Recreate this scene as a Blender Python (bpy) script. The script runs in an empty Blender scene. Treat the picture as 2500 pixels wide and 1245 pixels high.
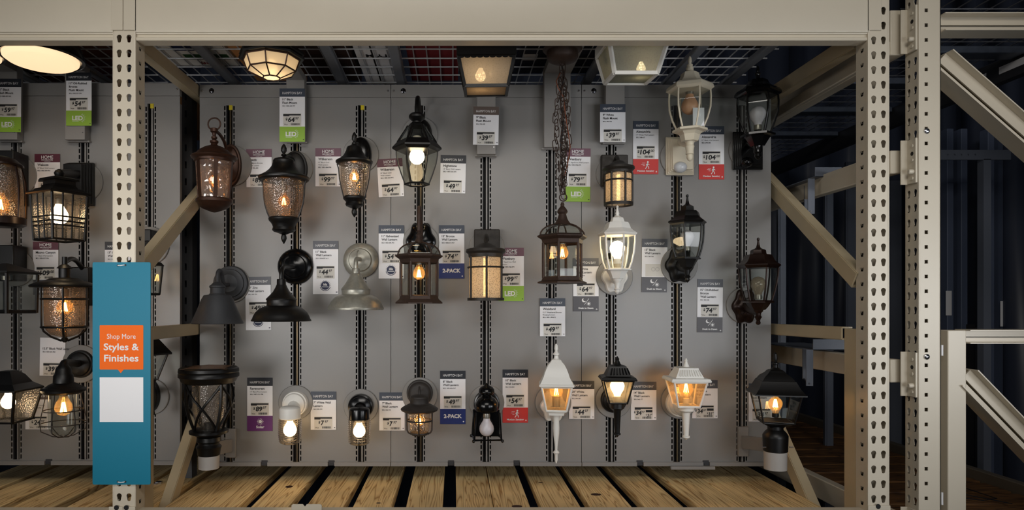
import bpy, math, random
from mathutils import Vector, Matrix
random.seed(7)
SC = bpy.context.scene
COL = SC.collection
PI = math.pi
# ---------------------------------------------------------------- camera, world, lights, exposure
F = 1635.0            # focal length in pixels of the 2500 px wide frame
VX, VY = 1108.0, 745.0
CZ = 1.60             # camera height
DF = 2.30             # distance of the rack front
DW = 2.93             # distance of the display wall
KD = DW/3.206
cam = bpy.data.cameras.new('camera'); cam.sensor_width = 36; cam.sensor_fit = 'HORIZONTAL'
cam.lens = F/2500*36; cam.shift_x = (1250-VX)/2500; cam.shift_y = (VY-622.5)/2500
cam.clip_start = .05
co = bpy.data.objects.new('camera', cam); COL.objects.link(co)
co.location = (0, 0, CZ); co.rotation_euler = (PI/2, 0, 0); SC.camera = co
w = bpy.data.worlds.new('world'); SC.world = w; w.use_nodes = True
w.node_tree.nodes['Background'].inputs[0].default_value = (.75, .85, 1, 1)
w.node_tree.nodes['Background'].inputs[1].default_value = .035
def area(name, loc, target, size, power, color, spread=180):
    l = bpy.data.lights.new(name, 'AREA'); l.shape = 'RECTANGLE'; l.size, l.size_y = size
    l.energy = power; l.color = color; l.spread = math.radians(spread)
    o = bpy.data.objects.new(name, l); COL.objects.link(o); o.location = loc
    o.rotation_euler = (Vector(target)-Vector(loc)).to_track_quat('-Z', 'Y').to_euler()
    return o
area('softbox_left', (-1.6, 0, CZ-.1), (-.72, 2.9, CZ+.16), (1.1, .9), 4.6, (1, .975, .945), 62)  # unseen photographer's softbox, placed by the sheen on the left panel
area('softbox_far_left', (-3.3, -.3, CZ+.25), (-.1, 2.9, CZ+.3), (1.0, .7), 1.5, (1, .98, .95), 45)  # unseen softbox farther left, for lantern shadows falling to the right
area('softbox_right', (1.75, 0, CZ-.15), (.98, 2.9, CZ+.14), (1.1, .9), 3.2, (.93, .96, 1), 62)  # unseen photographer's softbox, placed by the sheen on the right panel
area('softbox_far_right', (3.7, -.3, CZ-.1), (.9, 2.9, CZ+.3), (1.1, .7), 3.0, (.95, .97, 1), 50)  # unseen softbox farther right, for lantern shadows falling to the left
area('aisle_light_overhead', (.0, -1.2, CZ+2.0), (-.1, 2.8, CZ-.2), (2.6, .8), 50, (1, .95, .88))
SC.view_settings.view_transform = 'Standard'; SC.view_settings.look = 'None'
SC.view_settings.exposure = 0.0; SC.view_settings.gamma = 1; SC.view_settings.use_curve_mapping = False
SC.cycles.transparent_max_bounces = 32
SC.cycles.max_bounces = 8

def P(px, py, D): return Vector(((px-VX)/F*D, D, CZ+(VY-py)/F*D))
def XP(px, D): return (px-VX)/F*D
def ZP(py, D): return CZ+(VY-py)/F*D

# ---------------------------------------------------------------- materials
MATS = {}
def lin(c): return tuple(((v/255)/12.92 if v/255 < .04045 else ((v/255+.055)/1.055)**2.4) for v in c)
def mat(name, rgb=(128, 128, 128), rough=.5, metal=0., emit=None, es=0., noise=0., nscale=40., bump=0., bscale=300., spec=.5, coat=0.):
    if name in MATS: return MATS[name]
    m = bpy.data.materials.new(name); m.use_nodes = True; nt = m.node_tree; N, L = nt.nodes, nt.links
    b = N['Principled BSDF']; c = lin(rgb)
    b.inputs['Base Color'].default_value = (*c, 1); b.inputs['Roughness'].default_value = rough
    b.inputs['Metallic'].default_value = metal; b.inputs['Specular IOR Level'].default_value = spec
    b.inputs['Coat Weight'].default_value = coat
    if emit is not None:
        b.inputs['Emission Color'].default_value = (*lin(emit), 1); b.inputs['Emission Strength'].default_value = es
    if noise or bump:
        tc = N.new('ShaderNodeTexCoord')
    if noise:
        n = N.new('ShaderNodeTexNoise'); n.inputs['Scale'].default_value = nscale; n.inputs['Detail'].default_value = 5
        L.new(tc.outputs['Object'], n.inputs['Vector'])
        mx = N.new('ShaderNodeMix'); mx.data_type = 'RGBA'
        mx.inputs['A'].default_value = (*[max(0, v*(1-noise)) for v in c], 1); mx.inputs['B'].default_value = (*[min(1, v*(1+noise)) for v in c], 1)
        L.new(n.outputs['Fac'], mx.inputs['Factor']); L.new(mx.outputs['Result'], b.inputs['Base Color'])
    if bump:
        n2 = N.new('ShaderNodeTexNoise'); n2.inputs['Scale'].default_value = bscale; n2.inputs['Detail'].default_value = 3
        L.new(tc.outputs['Object'], n2.inputs['Vector'])
        bp = N.new('ShaderNodeBump'); bp.inputs['Strength'].default_value = bump; bp.inputs['Distance'].default_value = .002
        L.new(n2.outputs['Fac'], bp.inputs['Height']); L.new(bp.outputs['Normal'], b.inputs['Normal'])
    MATS[name] = m; return m
def glass(name, tint=(235, 238, 235), gloss=.12, rough=.02, bump=0., bscale=90., frost=0., frostc=(220, 205, 180), var=.3):
    if name in MATS: return MATS[name]
    m = bpy.data.materials.new(name); m.use_nodes = True; nt = m.node_tree; N, L = nt.nodes, nt.links
    N.remove(N['Principled BSDF']); out = N['Material Output']
    tr = N.new('ShaderNodeBsdfTransparent'); tr.inputs[0].default_value = (*lin(tint), 1)
    gl = N.new('ShaderNodeBsdfGlossy'); gl.inputs['Roughness'].default_value = rough
    lw = N.new('ShaderNodeLayerWeight'); lw.inputs['Blend'].default_value = .25
    mr = N.new('ShaderNodeMapRange'); mr.inputs['To Min'].default_value = gloss*.45; mr.inputs['To Max'].default_value = min(1, gloss*4)
    L.new(lw.outputs['Facing'], mr.inputs['Value'])
    mx = N.new('ShaderNodeMixShader'); L.new(mr.outputs['Result'], mx.inputs[0])
    L.new(tr.outputs[0], mx.inputs[1]); L.new(gl.outputs[0], mx.inputs[2]); last = mx
    if bump:
        tc = N.new('ShaderNodeTexCoord'); vo = N.new('ShaderNodeTexVoronoi'); vo.inputs['Scale'].default_value = bscale
        L.new(tc.outputs['Object'], vo.inputs['Vector'])
        bp = N.new('ShaderNodeBump'); bp.inputs['Strength'].default_value = bump; bp.inputs['Distance'].default_value = .003
        L.new(vo.outputs['Distance'], bp.inputs['Height']); L.new(bp.outputs['Normal'], gl.inputs['Normal'])
    if frost:
        tl = N.new('ShaderNodeBsdfTranslucent'); tl.inputs[0].default_value = (*lin(frostc), 1)
        df = N.new('ShaderNodeBsdfDiffuse'); df.inputs[0].default_value = (*lin(frostc), 1)
        m1 = N.new('ShaderNodeMixShader'); m1.inputs[0].default_value = .35
        L.new(tl.outputs[0], m1.inputs[1]); L.new(df.outputs[0], m1.inputs[2])
        m2 = N.new('ShaderNodeMixShader'); m2.inputs[0].default_value = frost
        if bump:
            cr = N.new('ShaderNodeMapRange'); cr.inputs['From Min'].default_value = .1; cr.inputs['From Max'].default_value = .5
            cr.inputs['To Min'].default_value = max(0, frost*(1-var)); cr.inputs['To Max'].default_value = min(1, frost*(1+var))
            L.new(vo.outputs['Distance'], cr.inputs['Value']); L.new(cr.outputs['Result'], m2.inputs[0])
        L.new(last.outputs[0], m2.inputs[1]); L.new(m1.outputs[0], m2.inputs[2]); last = m2
    L.new(last.outputs[0], out.inputs[0]); MATS[name] = m; return m
def wood(name, base, dark, scale=1.0, axis='Y'):
    if name in MATS: return MATS[name]
    m = bpy.data.materials.new(name); m.use_nodes = True; nt = m.node_tree; N, L = nt.nodes, nt.links
    b = N['Principled BSDF']; b.inputs['Roughness'].default_value = .7
    tc = N.new('ShaderNodeTexCoord'); oi = N.new('ShaderNodeObjectInfo')
    mul = N.new('ShaderNodeVectorMath'); mul.operation = 'SCALE'; mul.inputs[0].default_value = (7.3, 3.1, 5.7)
    L.new(oi.outputs['Random'], mul.inputs['Scale'])
    add = N.new('ShaderNodeVectorMath'); add.operation = 'ADD'
    L.new(tc.outputs['Object'], add.inputs[0]); L.new(mul.outputs[0], add.inputs[1])
    mp = N.new('ShaderNodeMapping')
    mp.inputs['Scale'].default_value = (13*scale, .55*scale, 13*scale) if axis == 'Y' else (1.1*scale, 6.5*scale, 6.5*scale)
    L.new(add.outputs[0], mp.inputs['Vector'])
    nz = N.new('ShaderNodeTexNoise'); nz.inputs['Scale'].default_value = 1.5; nz.inputs['Detail'].default_value = 2; nz.inputs['Distortion'].default_value = .35
    L.new(mp.outputs[0], nz.inputs['Vector'])
    mm = N.new('ShaderNodeMath'); mm.operation = 'MULTIPLY'; mm.inputs[1].default_value = 13
    L.new(nz.outputs['Fac'], mm.inputs[0])
    fr = N.new('ShaderNodeMath'); fr.operation = 'PINGPONG'; fr.inputs[1].default_value = .5
    L.new(mm.outputs[0], fr.inputs[0])
    rp = N.new('ShaderNodeValToRGB'); e = rp.color_ramp.elements
    e[0].position = .0; e[0].color = (*lin(dark), 1); e[1].position = .62; e[1].color = (*lin(base), 1)
    mid = rp.color_ramp.elements.new(.22); mid.color = (*[(a+c*1.6)/2.6 for a, c in zip(lin(dark), lin(base))], 1)
    mr = N.new('ShaderNodeMath'); mr.operation = 'MULTIPLY'; mr.inputs[1].default_value = 2
    L.new(fr.outputs[0], mr.inputs[0]); L.new(mr.outputs[0], rp.inputs[0])
    # broad tone change from board to board and stains
    n2 = N.new('ShaderNodeTexNoise'); n2.inputs['Scale'].default_value = 3.2; L.new(add.outputs[0], n2.inputs['Vector'])
    vr = N.new('ShaderNodeMapRange'); vr.inputs['From Min'].default_value = .3; vr.inputs['From Max'].default_value = .7
    vr.inputs['To Min'].default_value = .68; vr.inputs['To Max'].default_value = 1.12; L.new(n2.outputs['Fac'], vr.inputs['Value'])
    sc = N.new('ShaderNodeVectorMath'); sc.operation = 'SCALE'; L.new(rp.outputs[0], sc.inputs[0]); L.new(vr.outputs['Result'], sc.inputs['Scale'])
    L.new(sc.outputs[0], b.inputs['Base Color'])
    bp = N.new('ShaderNodeBump'); bp.inputs['Strength'].default_value = .25; bp.inputs['Distance'].default_value = .002
    L.new(mr.outputs[0], bp.inputs['Height']); L.new(bp.outputs['Normal'], b.inputs['Normal'])
    MATS[name] = m; return m

BEIGE = mat('beige_rack_paint', (206, 196, 177), .38, noise=.04, nscale=6, bump=.03, bscale=120)
BEIGE2 = mat('beige_rack_paint_aged', (190, 174, 143), .42, noise=.08, nscale=8, bump=.03, bscale=120)
GREY = mat('grey_display_paint', (130, 128, 126), .36, noise=.03, nscale=5, bump=.05, bscale=600)
GREYB = mat('grey_bracket_paint', (134, 131, 128), .45, noise=.03, nscale=5)
DARKST = mat('dark_grey_steel', (44, 44, 48), .5)
NAVY = mat('navy_steel', (50, 56, 72), .45)
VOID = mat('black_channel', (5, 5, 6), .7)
RAILM = mat('rail_metal', (84, 72, 54), .4, .8)
YEL = mat('yellow_cap_plastic', (200, 180, 20), .5)
CHROME = mat('chrome_screw', (200, 200, 205), .2, 1)
BLACK = mat('black_cast_metal', (11, 10, 10), .40, .2, bump=.12, bscale=500)
BLKGL = mat('black_gloss_metal', (8, 8, 9), .2, .2)
BRONZE = mat('brown_bronze_metal', (64, 40, 28), .42, .5, noise=.35, nscale=60, bump=.12, bscale=400)
ORB = mat('oil_rubbed_bronze', (40, 24, 18), .32, .45, noise=.4, nscale=50)
WBRONZE = mat('weathered_bronze', (58, 42, 34), .55, .3, noise=.4, nscale=90, bump=.15, bscale=400)
WHITE = mat('white_lantern_paint', (228, 226, 220), .42, bump=.05, bscale=500)
CREAM = mat('cream_lantern_paint', (212, 202, 180), .45, bump=.08, bscale=500)
GALV = mat('galvanized_metal', (150, 148, 138), .38, .55, noise=.3, nscale=70)
ZINC = mat('dark_zinc', (64, 66, 70), .55, .3, noise=.12, nscale=120)
IRON = mat('aged_iron', (44, 40, 36), .5, .35, noise=.5, nscale=110, bump=.2, bscale=300)
PLATE = mat('grey_mounting_plate', (128, 126, 123), .5)
CLEAR = glass('clear_glass', gloss=.075)
SEED = glass('seeded_glass', (236, 230, 222), .16, .05, .5, 160, .03, (235, 225, 210), .5)
AMBER = glass('smoky_seeded_glass', (228, 212, 196), .16, .06, .5, 160, .06, (235, 220, 205), .4)
WATER = glass('water_glass', (232, 222, 215), .25, .03, 1., 45, .14, (235, 222, 215), .5)
CRACK = glass('crackled_lit_glass', (235, 205, 160), .12, .25, .8, 190, .5, (236, 218, 188), .55)
FROST = glass('frosted_cream_glass', (250, 230, 200), .05, .3, 0, 0, .97, (245, 232, 210))
FROSTP = glass('patterned_frosted_glass', (238, 230, 215), .08, .2, .3, 140, .90, (196, 182, 162), .06)
RIBG = glass('ribbed_jar_glass', (240, 232, 220), .22, .05)
GREENG = glass('pale_green_frosted_glass', (220, 228, 222), .10, .2, .3, 140, .86, (160, 164, 158), .08)
BULBG = glass('bulb_glass', (245, 236, 222), .10, .02, 0, 0, .10, (250, 225, 190))
FIL = mat('filament_glow', (255, 200, 120), emit=(255, 190, 105), es=70)
FILD = mat('filament_glow_dim', (255, 200, 120), emit=(255, 180, 90), es=30)
LITW = mat('lit_frosted_bulb', (255, 235, 200), emit=(255, 222, 172), es=11)
LITB = mat('lit_bright_bulb', (255, 240, 215), emit=(255, 224, 178), es=13)
LEDM = mat('lit_led_diffuser', (250, 225, 190), emit=(255, 218, 172), es=5.0)
OFFB = mat('unlit_white_bulb', (205, 200, 205), .3)
ORNG = mat('peach_tinted_bulb', (216, 165, 130), .4)
SOCK = mat('bulb_socket_metal', (150, 145, 135), .35, .7)
SOCKB = mat('black_socket', (15, 15, 15), .5)
CARD = mat('white_card', (230, 230, 233), .5)
STICK = mat('price_sticker_paper', (206, 203, 196), .6)
INK = mat('black_ink', (20, 20, 24), .6)
WINK = mat('white_ink', (225, 225, 225), .6)
HD = {'navy': mat('slate_navy_header', (54, 62, 76), .45), 'dark': mat('dark_navy_header', (24, 28, 38), .45), 'brown': mat('brown_header', (92, 80, 74), .45),
      'maroon': mat('maroon_header', (84, 30, 46), .45), 'plum': mat('plum_header', (104, 68, 84), .45), 'grey': mat('grey_header', (78, 80, 88), .45)}
BD = {'led': mat('green_badge', (138, 178, 52), .45), 'pack': mat('blue_badge', (24, 44, 112), .45), 'motion': mat('red_badge', (196, 48, 42), .45),
      'dusk': mat('charcoal_badge', (74, 72, 76), .45), 'solar': mat('purple_badge', (96, 36, 104), .45)}
TEAL = mat('teal_sign_plastic', (0, 116, 144), .5, spec=.25)
ORANGE = mat('orange_sign_print', (240, 104, 14), .6, spec=.2)
PINE = wood('pine_plank', (252, 220, 160), (180, 134, 78))
PINED = wood('dark_pine_board', (120, 82, 42), (60, 38, 20), axis='X')
CONC = mat('concrete_floor', (70, 68, 66), .7, noise=.2, nscale=4)

# ---------------------------------------------------------------- mesh builder
class MB:
    def __init__(s): s.v = []; s.f = []; s.mi = []; s.cur = 0
    def add(s, vs, fs):
        k = len(s.v); s.v += [tuple(v) for v in vs]
        for f in fs: s.f.append([k+i for i in f]); s.mi.append(s.cur)
        return s
    def box(s, lo, hi):
        x0, y0, z0 = lo; x1, y1, z1 = hi
        if x0 > x1: x0, x1 = x1, x0
        if y0 > y1: y0, y1 = y1, y0
        if z0 > z1: z0, z1 = z1, z0
        return s.add([(x0,y0,z0),(x1,y0,z0),(x1,y1,z0),(x0,y1,z0),(x0,y0,z1),(x1,y0,z1),(x1,y1,z1),(x0,y1,z1)],
              [(0,3,2,1),(4,5,6,7),(0,1,5,4),(1,2,6,5),(2,3,7,6),(3,0,4,7)])
    def hexa(s, a, b):   # two quads (4 points each)
        return s.add(list(a)+list(b), [(3,2,1,0),(4,5,6,7),(0,1,5,4),(1,2,6,5),(2,3,7,6),(3,0,4,7)])
    def bar(s, p, q, wdt, thk=None, up=Vector((0,0,1))):
        p = Vector(p); q = Vector(q); d = (q-p).normalized(); thk = thk or wdt
        if abs(d.dot(up)) > .95: up = Vector((0,1,0))
        x = d.cross(up).normalized()*wdt/2; y = x.cross(d).normalized()*thk/2
        return s.hexa([p-x-y, p+x-y, p+x+y, p-x+y], [q-x-y, q+x-y, q+x+y, q-x+y])
    def tube(s, pts, r, n=8, closed=False, cap=True):
        pts = [Vector(p) for p in pts]; m = len(pts)
        rs = r if isinstance(r, (list, tuple)) else [r]*m
        vs = []; prev = None
        for i, p in enumerate(pts):
            a = pts[(i-1) % m] if (closed or i > 0) else p
            b = pts[(i+1) % m] if (closed or i < m-1) else p
            d = (b-a).normalized() if (b-a).length > 1e-9 else Vector((0,0,1))
            if prev is None:
                ref = Vector((0,0,1)) if abs(d.z) < .9 else Vector((0,1,0))
                u = d.cross(ref).normalized()
            else:
                u = (prev - d*prev.dot(d)); u = u.normalized() if u.length > 1e-6 else d.orthogonal().normalized()
            prev = u; v = d.cross(u)
            for k in range(n):
                t = 2*PI*k/n; vs.append(p+(u*math.cos(t)+v*math.sin(t))*rs[i])
        fs = []
        for i in range(m if closed else m-1):
            j = (i+1) % m
            for k in range(n):
                l = (k+1) % n; fs.append((i*n+k, i*n+l, j*n+l, j*n+k))
        if cap and not closed:
            fs.append(tuple(range(n))[::-1]); fs.append(tuple((m-1)*n+k for k in range(n)))
        return s.add(vs, fs)
    def lathe(s, c, prof, n=32, rot=0., capt=True, capb=True, M=None):
        # c: centre (x, y); prof: (z, r) top to bottom; polygons: r is the corner radius
        vs = []; fs = []
        for z, r in prof:
            for k in range(n):
                t = -PI/2+rot+2*PI*k/n; p = Vector((c[0]+r*math.cos(t), c[1]+r*math.sin(t), z))
                vs.append(M @ p if M else p)
        m = len(prof)
        for i in range(m-1):
            for k in range(n):
                l = (k+1) % n; fs.append((i*n+k, (i+1)*n+k, (i+1)*n+l, i*n+l))
        if capt: fs.append(tuple(range(n)))
        if capb: fs.append(tuple((m-1)*n+k for k in range(n))[::-1])
        return s.add(vs, fs)
    def ydisc(s, c, prof, n=36, outline=None):
        # body of revolution about the Y axis: prof (dy, r); outline: optional function angle -> radius factor
        vs = []; fs = []
        for dy, r in prof:
            for k in range(n):
                t = 2*PI*k/n; g = outline(t) if outline else (1, 1)
                vs.append((c[0]+r*g[0]*math.cos(t), c[1]+dy, c[2]+r*g[1]*math.sin(t)))
        m = len(prof)
        for i in range(m-1):
            for k in range(n):
                l = (k+1) % n; fs.append((i*n+k, (i+1)*n+k, (i+1)*n+l, i*n+l))
        fs.append(tuple(range(n))); fs.append(tuple((m-1)*n+k for k in range(n))[::-1])
        return s.add(vs, fs)
    def sphere(s, c, r, n=16, sq=1.):
        prof = [(c[2]+r*sq*math.cos(PI*i/10), max(1e-4, r*math.sin(PI*i/10))) for i in range(11)]
        return s.lathe((c[0], c[1]), prof, n)
    def torus(s, c, R, r, ax='Y', n=28, m=8):
        pts = []
        for k in range(n):
            t = 2*PI*k/n
            if ax == 'Y': pts.append((c[0]+R*math.cos(t), c[1], c[2]+R*math.sin(t)))
            elif ax == 'Z': pts.append((c[0]+R*math.cos(t), c[1]+R*math.sin(t), c[2]))
            else: pts.append((c[0], c[1]+R*math.cos(t), c[2]+R*math.sin(t)))
        return s.tube(pts, r, m, closed=True)
    def prism(s, pts, d):   # closed planar outline swept by vector d
        n = len(pts); pts = [Vector(p) for p in pts]; d = Vector(d)
        return s.add(pts+[p+d for p in pts], [tuple(range(n))[::-1], tuple(range(n, 2*n))]+[(i, (i+1) % n, n+(i+1) % n, n+i) for i in range(n)])
    def build(s, name, m, parent=None, bevel=0., smooth=35, xf=None):
        me = bpy.data.meshes.new(name)
        off = Vector(parent.location) if parent is not None else Vector((0,0,0))
        if parent is not None and parent.parent is not None: off = Vector(parent['_o'])
        if parent is not None and parent.type == 'MESH': off = Vector(parent['_o'])
        vs = s.v
        if xf: vs = [xf @ Vector(v) for v in vs]
        if parent is None:
            xs = [v[0] for v in vs]; ys = [v[1] for v in vs]; zs = [v[2] for v in vs]
            off = Vector(((min(xs)+max(xs))/2, (min(ys)+max(ys))/2, min(zs)))
        me.from_pydata([tuple(Vector(v)-off) for v in vs], [], s.f)
        ms = m if isinstance(m, (list, tuple)) else [m]
        for q in ms: me.materials.append(q)
        if len(ms) > 1:
            for p, i in zip(me.polygons, s.mi): p.material_index = i
        me.validate(); me.update()
        if smooth:
            for p in me.polygons: p.use_smooth = True
            me.set_sharp_from_angle(angle=math.radians(smooth))
        o = bpy.data.objects.new(name, me); COL.objects.link(o); o['_o'] = tuple(off)
        if parent is None: o.location = off
        else: o.parent = parent
        if bevel:
            b = o.modifiers.new('bevel', 'BEVEL'); b.width = bevel; b.segments = 2; b.limit_method = 'ANGLE'; b.angle_limit = math.radians(40)
        return o
def thing(name, label, cat, loc, group=None):
    o = bpy.data.objects.new(name, None); o.empty_display_size = .05; COL.objects.link(o)
    o.location = loc; o['label'] = label; o['category'] = cat; o['_o'] = tuple(loc)
    if group: o['group'] = group
    return o
def tag(o, label, cat, group=None):
    o['label'] = label; o['category'] = cat
    if group: o['group'] = group
    return o
def struct(o): o['kind'] = 'structure'; return o

# perforated plate: cells between breaks; hole outlines are star shaped about the cell's hole centre
def rect_hit(a, x0, x1, y0, y1):
    dx, dy = math.cos(a), math.sin(a); t = 1e9
    if dx > 1e-9: t = min(t, x1/dx)
    if dx < -1e-9: t = min(t, x0/dx)
    if dy > 1e-9: t = min(t, y1/dy)
    if dy < -1e-9: t = min(t, y0/dy)
    return dx*t, dy*t
def perf(mb, org, u, v, nrm, xs, ys, hole, thick=.003):
    """xs, ys: breaks; hole(i, j) -> None or (cx, cy, outline[(dx, dy)...] ccw)"""
    org, u, v, nrm = Vector(org), Vector(u), Vector(v), Vector(nrm)
    def pt(a, b, dep=0): return org+u*a+v*b-nrm*dep
    for i in range(len(xs)-1):
        for j in range(len(ys)-1):
            x0, x1, y0, y1 = xs[i], xs[i+1], ys[j], ys[j+1]; h = hole(i, j)
            if h is None:
                mb.add([pt(x0,y0), pt(x1,y0), pt(x1,y1), pt(x0,y1)], [(0,1,2,3)]); continue
            cx, cy, ol = h; n = len(ol)
            ring = [pt(cx+a, cy+b) for a, b in ol]; back = [pt(cx+a, cy+b, thick) for a, b in ol]
            X0, X1, Y0, Y1 = x0-cx, x1-cx, y0-cy, y1-cy
            angs = [math.atan2(b, a) for a, b in ol]
            outr = [pt(cx+q[0], cy+q[1]) for q in (rect_hit(a, X0, X1, Y0, Y1) for a in angs)]
            cor = [(math.atan2(b, a), pt(cx+a, cy+b)) for a, b in ((X0,Y0),(X1,Y0),(X1,Y1),(X0,Y1))]
            vs = ring+outr+back; fs = []
            for k in range(n):
                l = (k+1) % n; a0 = angs[k]; a1 = angs[l]
                if a1 <= a0: a1 += 2*PI
                mids = []
                for ca, cp in cor:
                    for c2 in (ca, ca+2*PI, ca-2*PI):
                        if a0+1e-6 < c2 < a1-1e-6: mids.append((c2, cp))
                mids.sort(key=lambda q: q[0]); ids = []
                for _, cp in mids: ids.append(len(vs)); vs.append(cp)
                fs.append((k, n+k, *ids, n+l, l)); fs.append((k, l, 2*n+l, 2*n+k))
            mb.add(vs, fs)
def keyhole(s=1., asp=1.):
    ol = []
    R, r, dz = .0086, .0052, -.0155
    for k in range(11):
        t = -PI*.18+PI*1.36*k/10; ol.append((R*math.cos(t)*asp*s, R*math.sin(t)*s))
    for k in range(5):
        t = PI+PI*k/4; ol.append((r*math.cos(t)*asp*s, (dz+r*.6*math.sin(t))*s))
    return ol
def rectol(w, h): return [(-w/2,-h/2),(w/2,-h/2),(w/2,h/2),(-w/2,h/2)]
def roundol(r, n=14): return [(r*math.cos(2*PI*k/n), r*math.sin(2*PI*k/n)) for k in range(n)]

# ---------------------------------------------------------------- text
TCACHE = {}
def text_mesh(t, size, bold=0., shear=0., sx=1.):
    k = (t, round(size, 5), bold, shear, sx)
    if k in TCACHE: return TCACHE[k]
    c = bpy.data.curves.new('t', 'FONT'); c.body = t; c.size = size; c.offset = bold*size; c.shear = shear
    c.fill_mode = 'BOTH' if hasattr(c, 'fill_mode') else c.fill_mode; c.resolution_u = 3
    o = bpy.data.objects.new('t', c); me = bpy.data.meshes.new_from_object(o)
    vs = [(v.co.x*sx, v.co.y) for v in me.vertices]; fs = [tuple(p.vertices) for p in me.polygons]
    bpy.data.objects.remove(o); bpy.data.curves.remove(c); bpy.data.meshes.remove(me)
    x0 = min([v[0] for v in vs], default=0); x1 = max([v[0] for v in vs], default=0)
    TCACHE[k] = (vs, fs, x0, x1); return TCACHE[k]
class Flat:
    """2D drawing surface in pixel units, y down"""
    def __init__(s, to3, lift): s.to3 = to3; s.lift = lift; s.mb = MB()
    def poly(s, pts): s.mb.add([s.to3(x, y, s.lift) for x, y in pts], [tuple(range(len(pts)))]); return s
    def rect(s, x0, y0, x1, y1): return s.poly([(x0,y1),(x1,y1),(x1,y0),(x0,y0)])
    def circ(s, x, y, r, n=20): return s.poly([(x+r*math.cos(2*PI*k/n), y-r*math.sin(2*PI*k/n)) for k in range(n)])
    def ring(s, x, y, r0, r1, n=24, a0=0, a1=2*PI):
        for k in range(n):
            a = a0+(a1-a0)*k/n; b = a0+(a1-a0)*(k+1)/n
            s.poly([(x+r0*math.cos(a), y-r0*math.sin(a)), (x+r1*math.cos(a), y-r1*math.sin(a)), (x+r1*math.cos(b), y-r1*math.sin(b)), (x+r0*math.cos(b), y-r0*math.sin(b))])
        return s
    def line(s, x0, y0, x1, y1, w):
        d = math.hypot(x1-x0, y1-y0); nx, ny = -(y1-y0)/d*w/2, (x1-x0)/d*w/2
        return s.poly([(x0+nx,y0+ny),(x1+nx,y1+ny),(x1-nx,y1-ny),(x0-nx,y0-ny)])
    def text(s, t, x, y, size, bold=0., shear=0., sx=1., align='L', width=None):
        vs, fs, a, b = text_mesh(t, size, bold, shear, sx)
        k = 1.
        if width and b > a: k = width/(b-a)
        ox = x-a*k if align == 'L' else (x-(a+b)/2*k if align == 'C' else x-b*k)
        s.mb.add([s.to3(ox+vx*k, y-vy, s.lift) for vx, vy in vs], fs); return s
    def build(s, name, m, parent): return s.mb.build(name, m, parent, smooth=0) if s.mb.f else None

# ================================================================ the place
struct(MB().box((-6, -4, -.05), (6, 7, 0)).build('floor', CONC))
# corrugated sheet walls behind and to the right of the racks
def corrugated(p0, p1, z0, z1, pitch, dep, name):
    mb = MB(); p0 = Vector(p0); p1 = Vector(p1); L_ = (p1-p0).length; d = (p1-p0)/L_; n = Vector((d.y, -d.x, 0))
    k = 0; x = 0; pts = []
    while x < L_:
        for a, h in ((0, 0), (.35, 0), (.45, 1), (.9, 1), (1., 0)): pts.append((x+a*pitch, h*dep))
        x += pitch
    vs = []
    for a, h in pts: q = p0+d*a+n*h; vs += [(q.x, q.y, z0), (q.x, q.y, z1)]
    mb.add(vs, [(2*i, 2*i+2, 2*i+3, 2*i+1) for i in range(len(pts)-1)])
    o = mb.build(name, NAVY, smooth=20); so = o.modifiers.new('thickness', 'SOLIDIFY'); so.thickness = .004
    return struct(o)
corrugated((-3.5, 5.0, 0), (3.1, 5.0, 0), 0, 4.2, .30, .06, 'wall_back')
corrugated((3.0, 5.2, 0), (3.0, 1.2, 0), 0, 4.2, .24, .05, 'wall_right')

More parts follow.
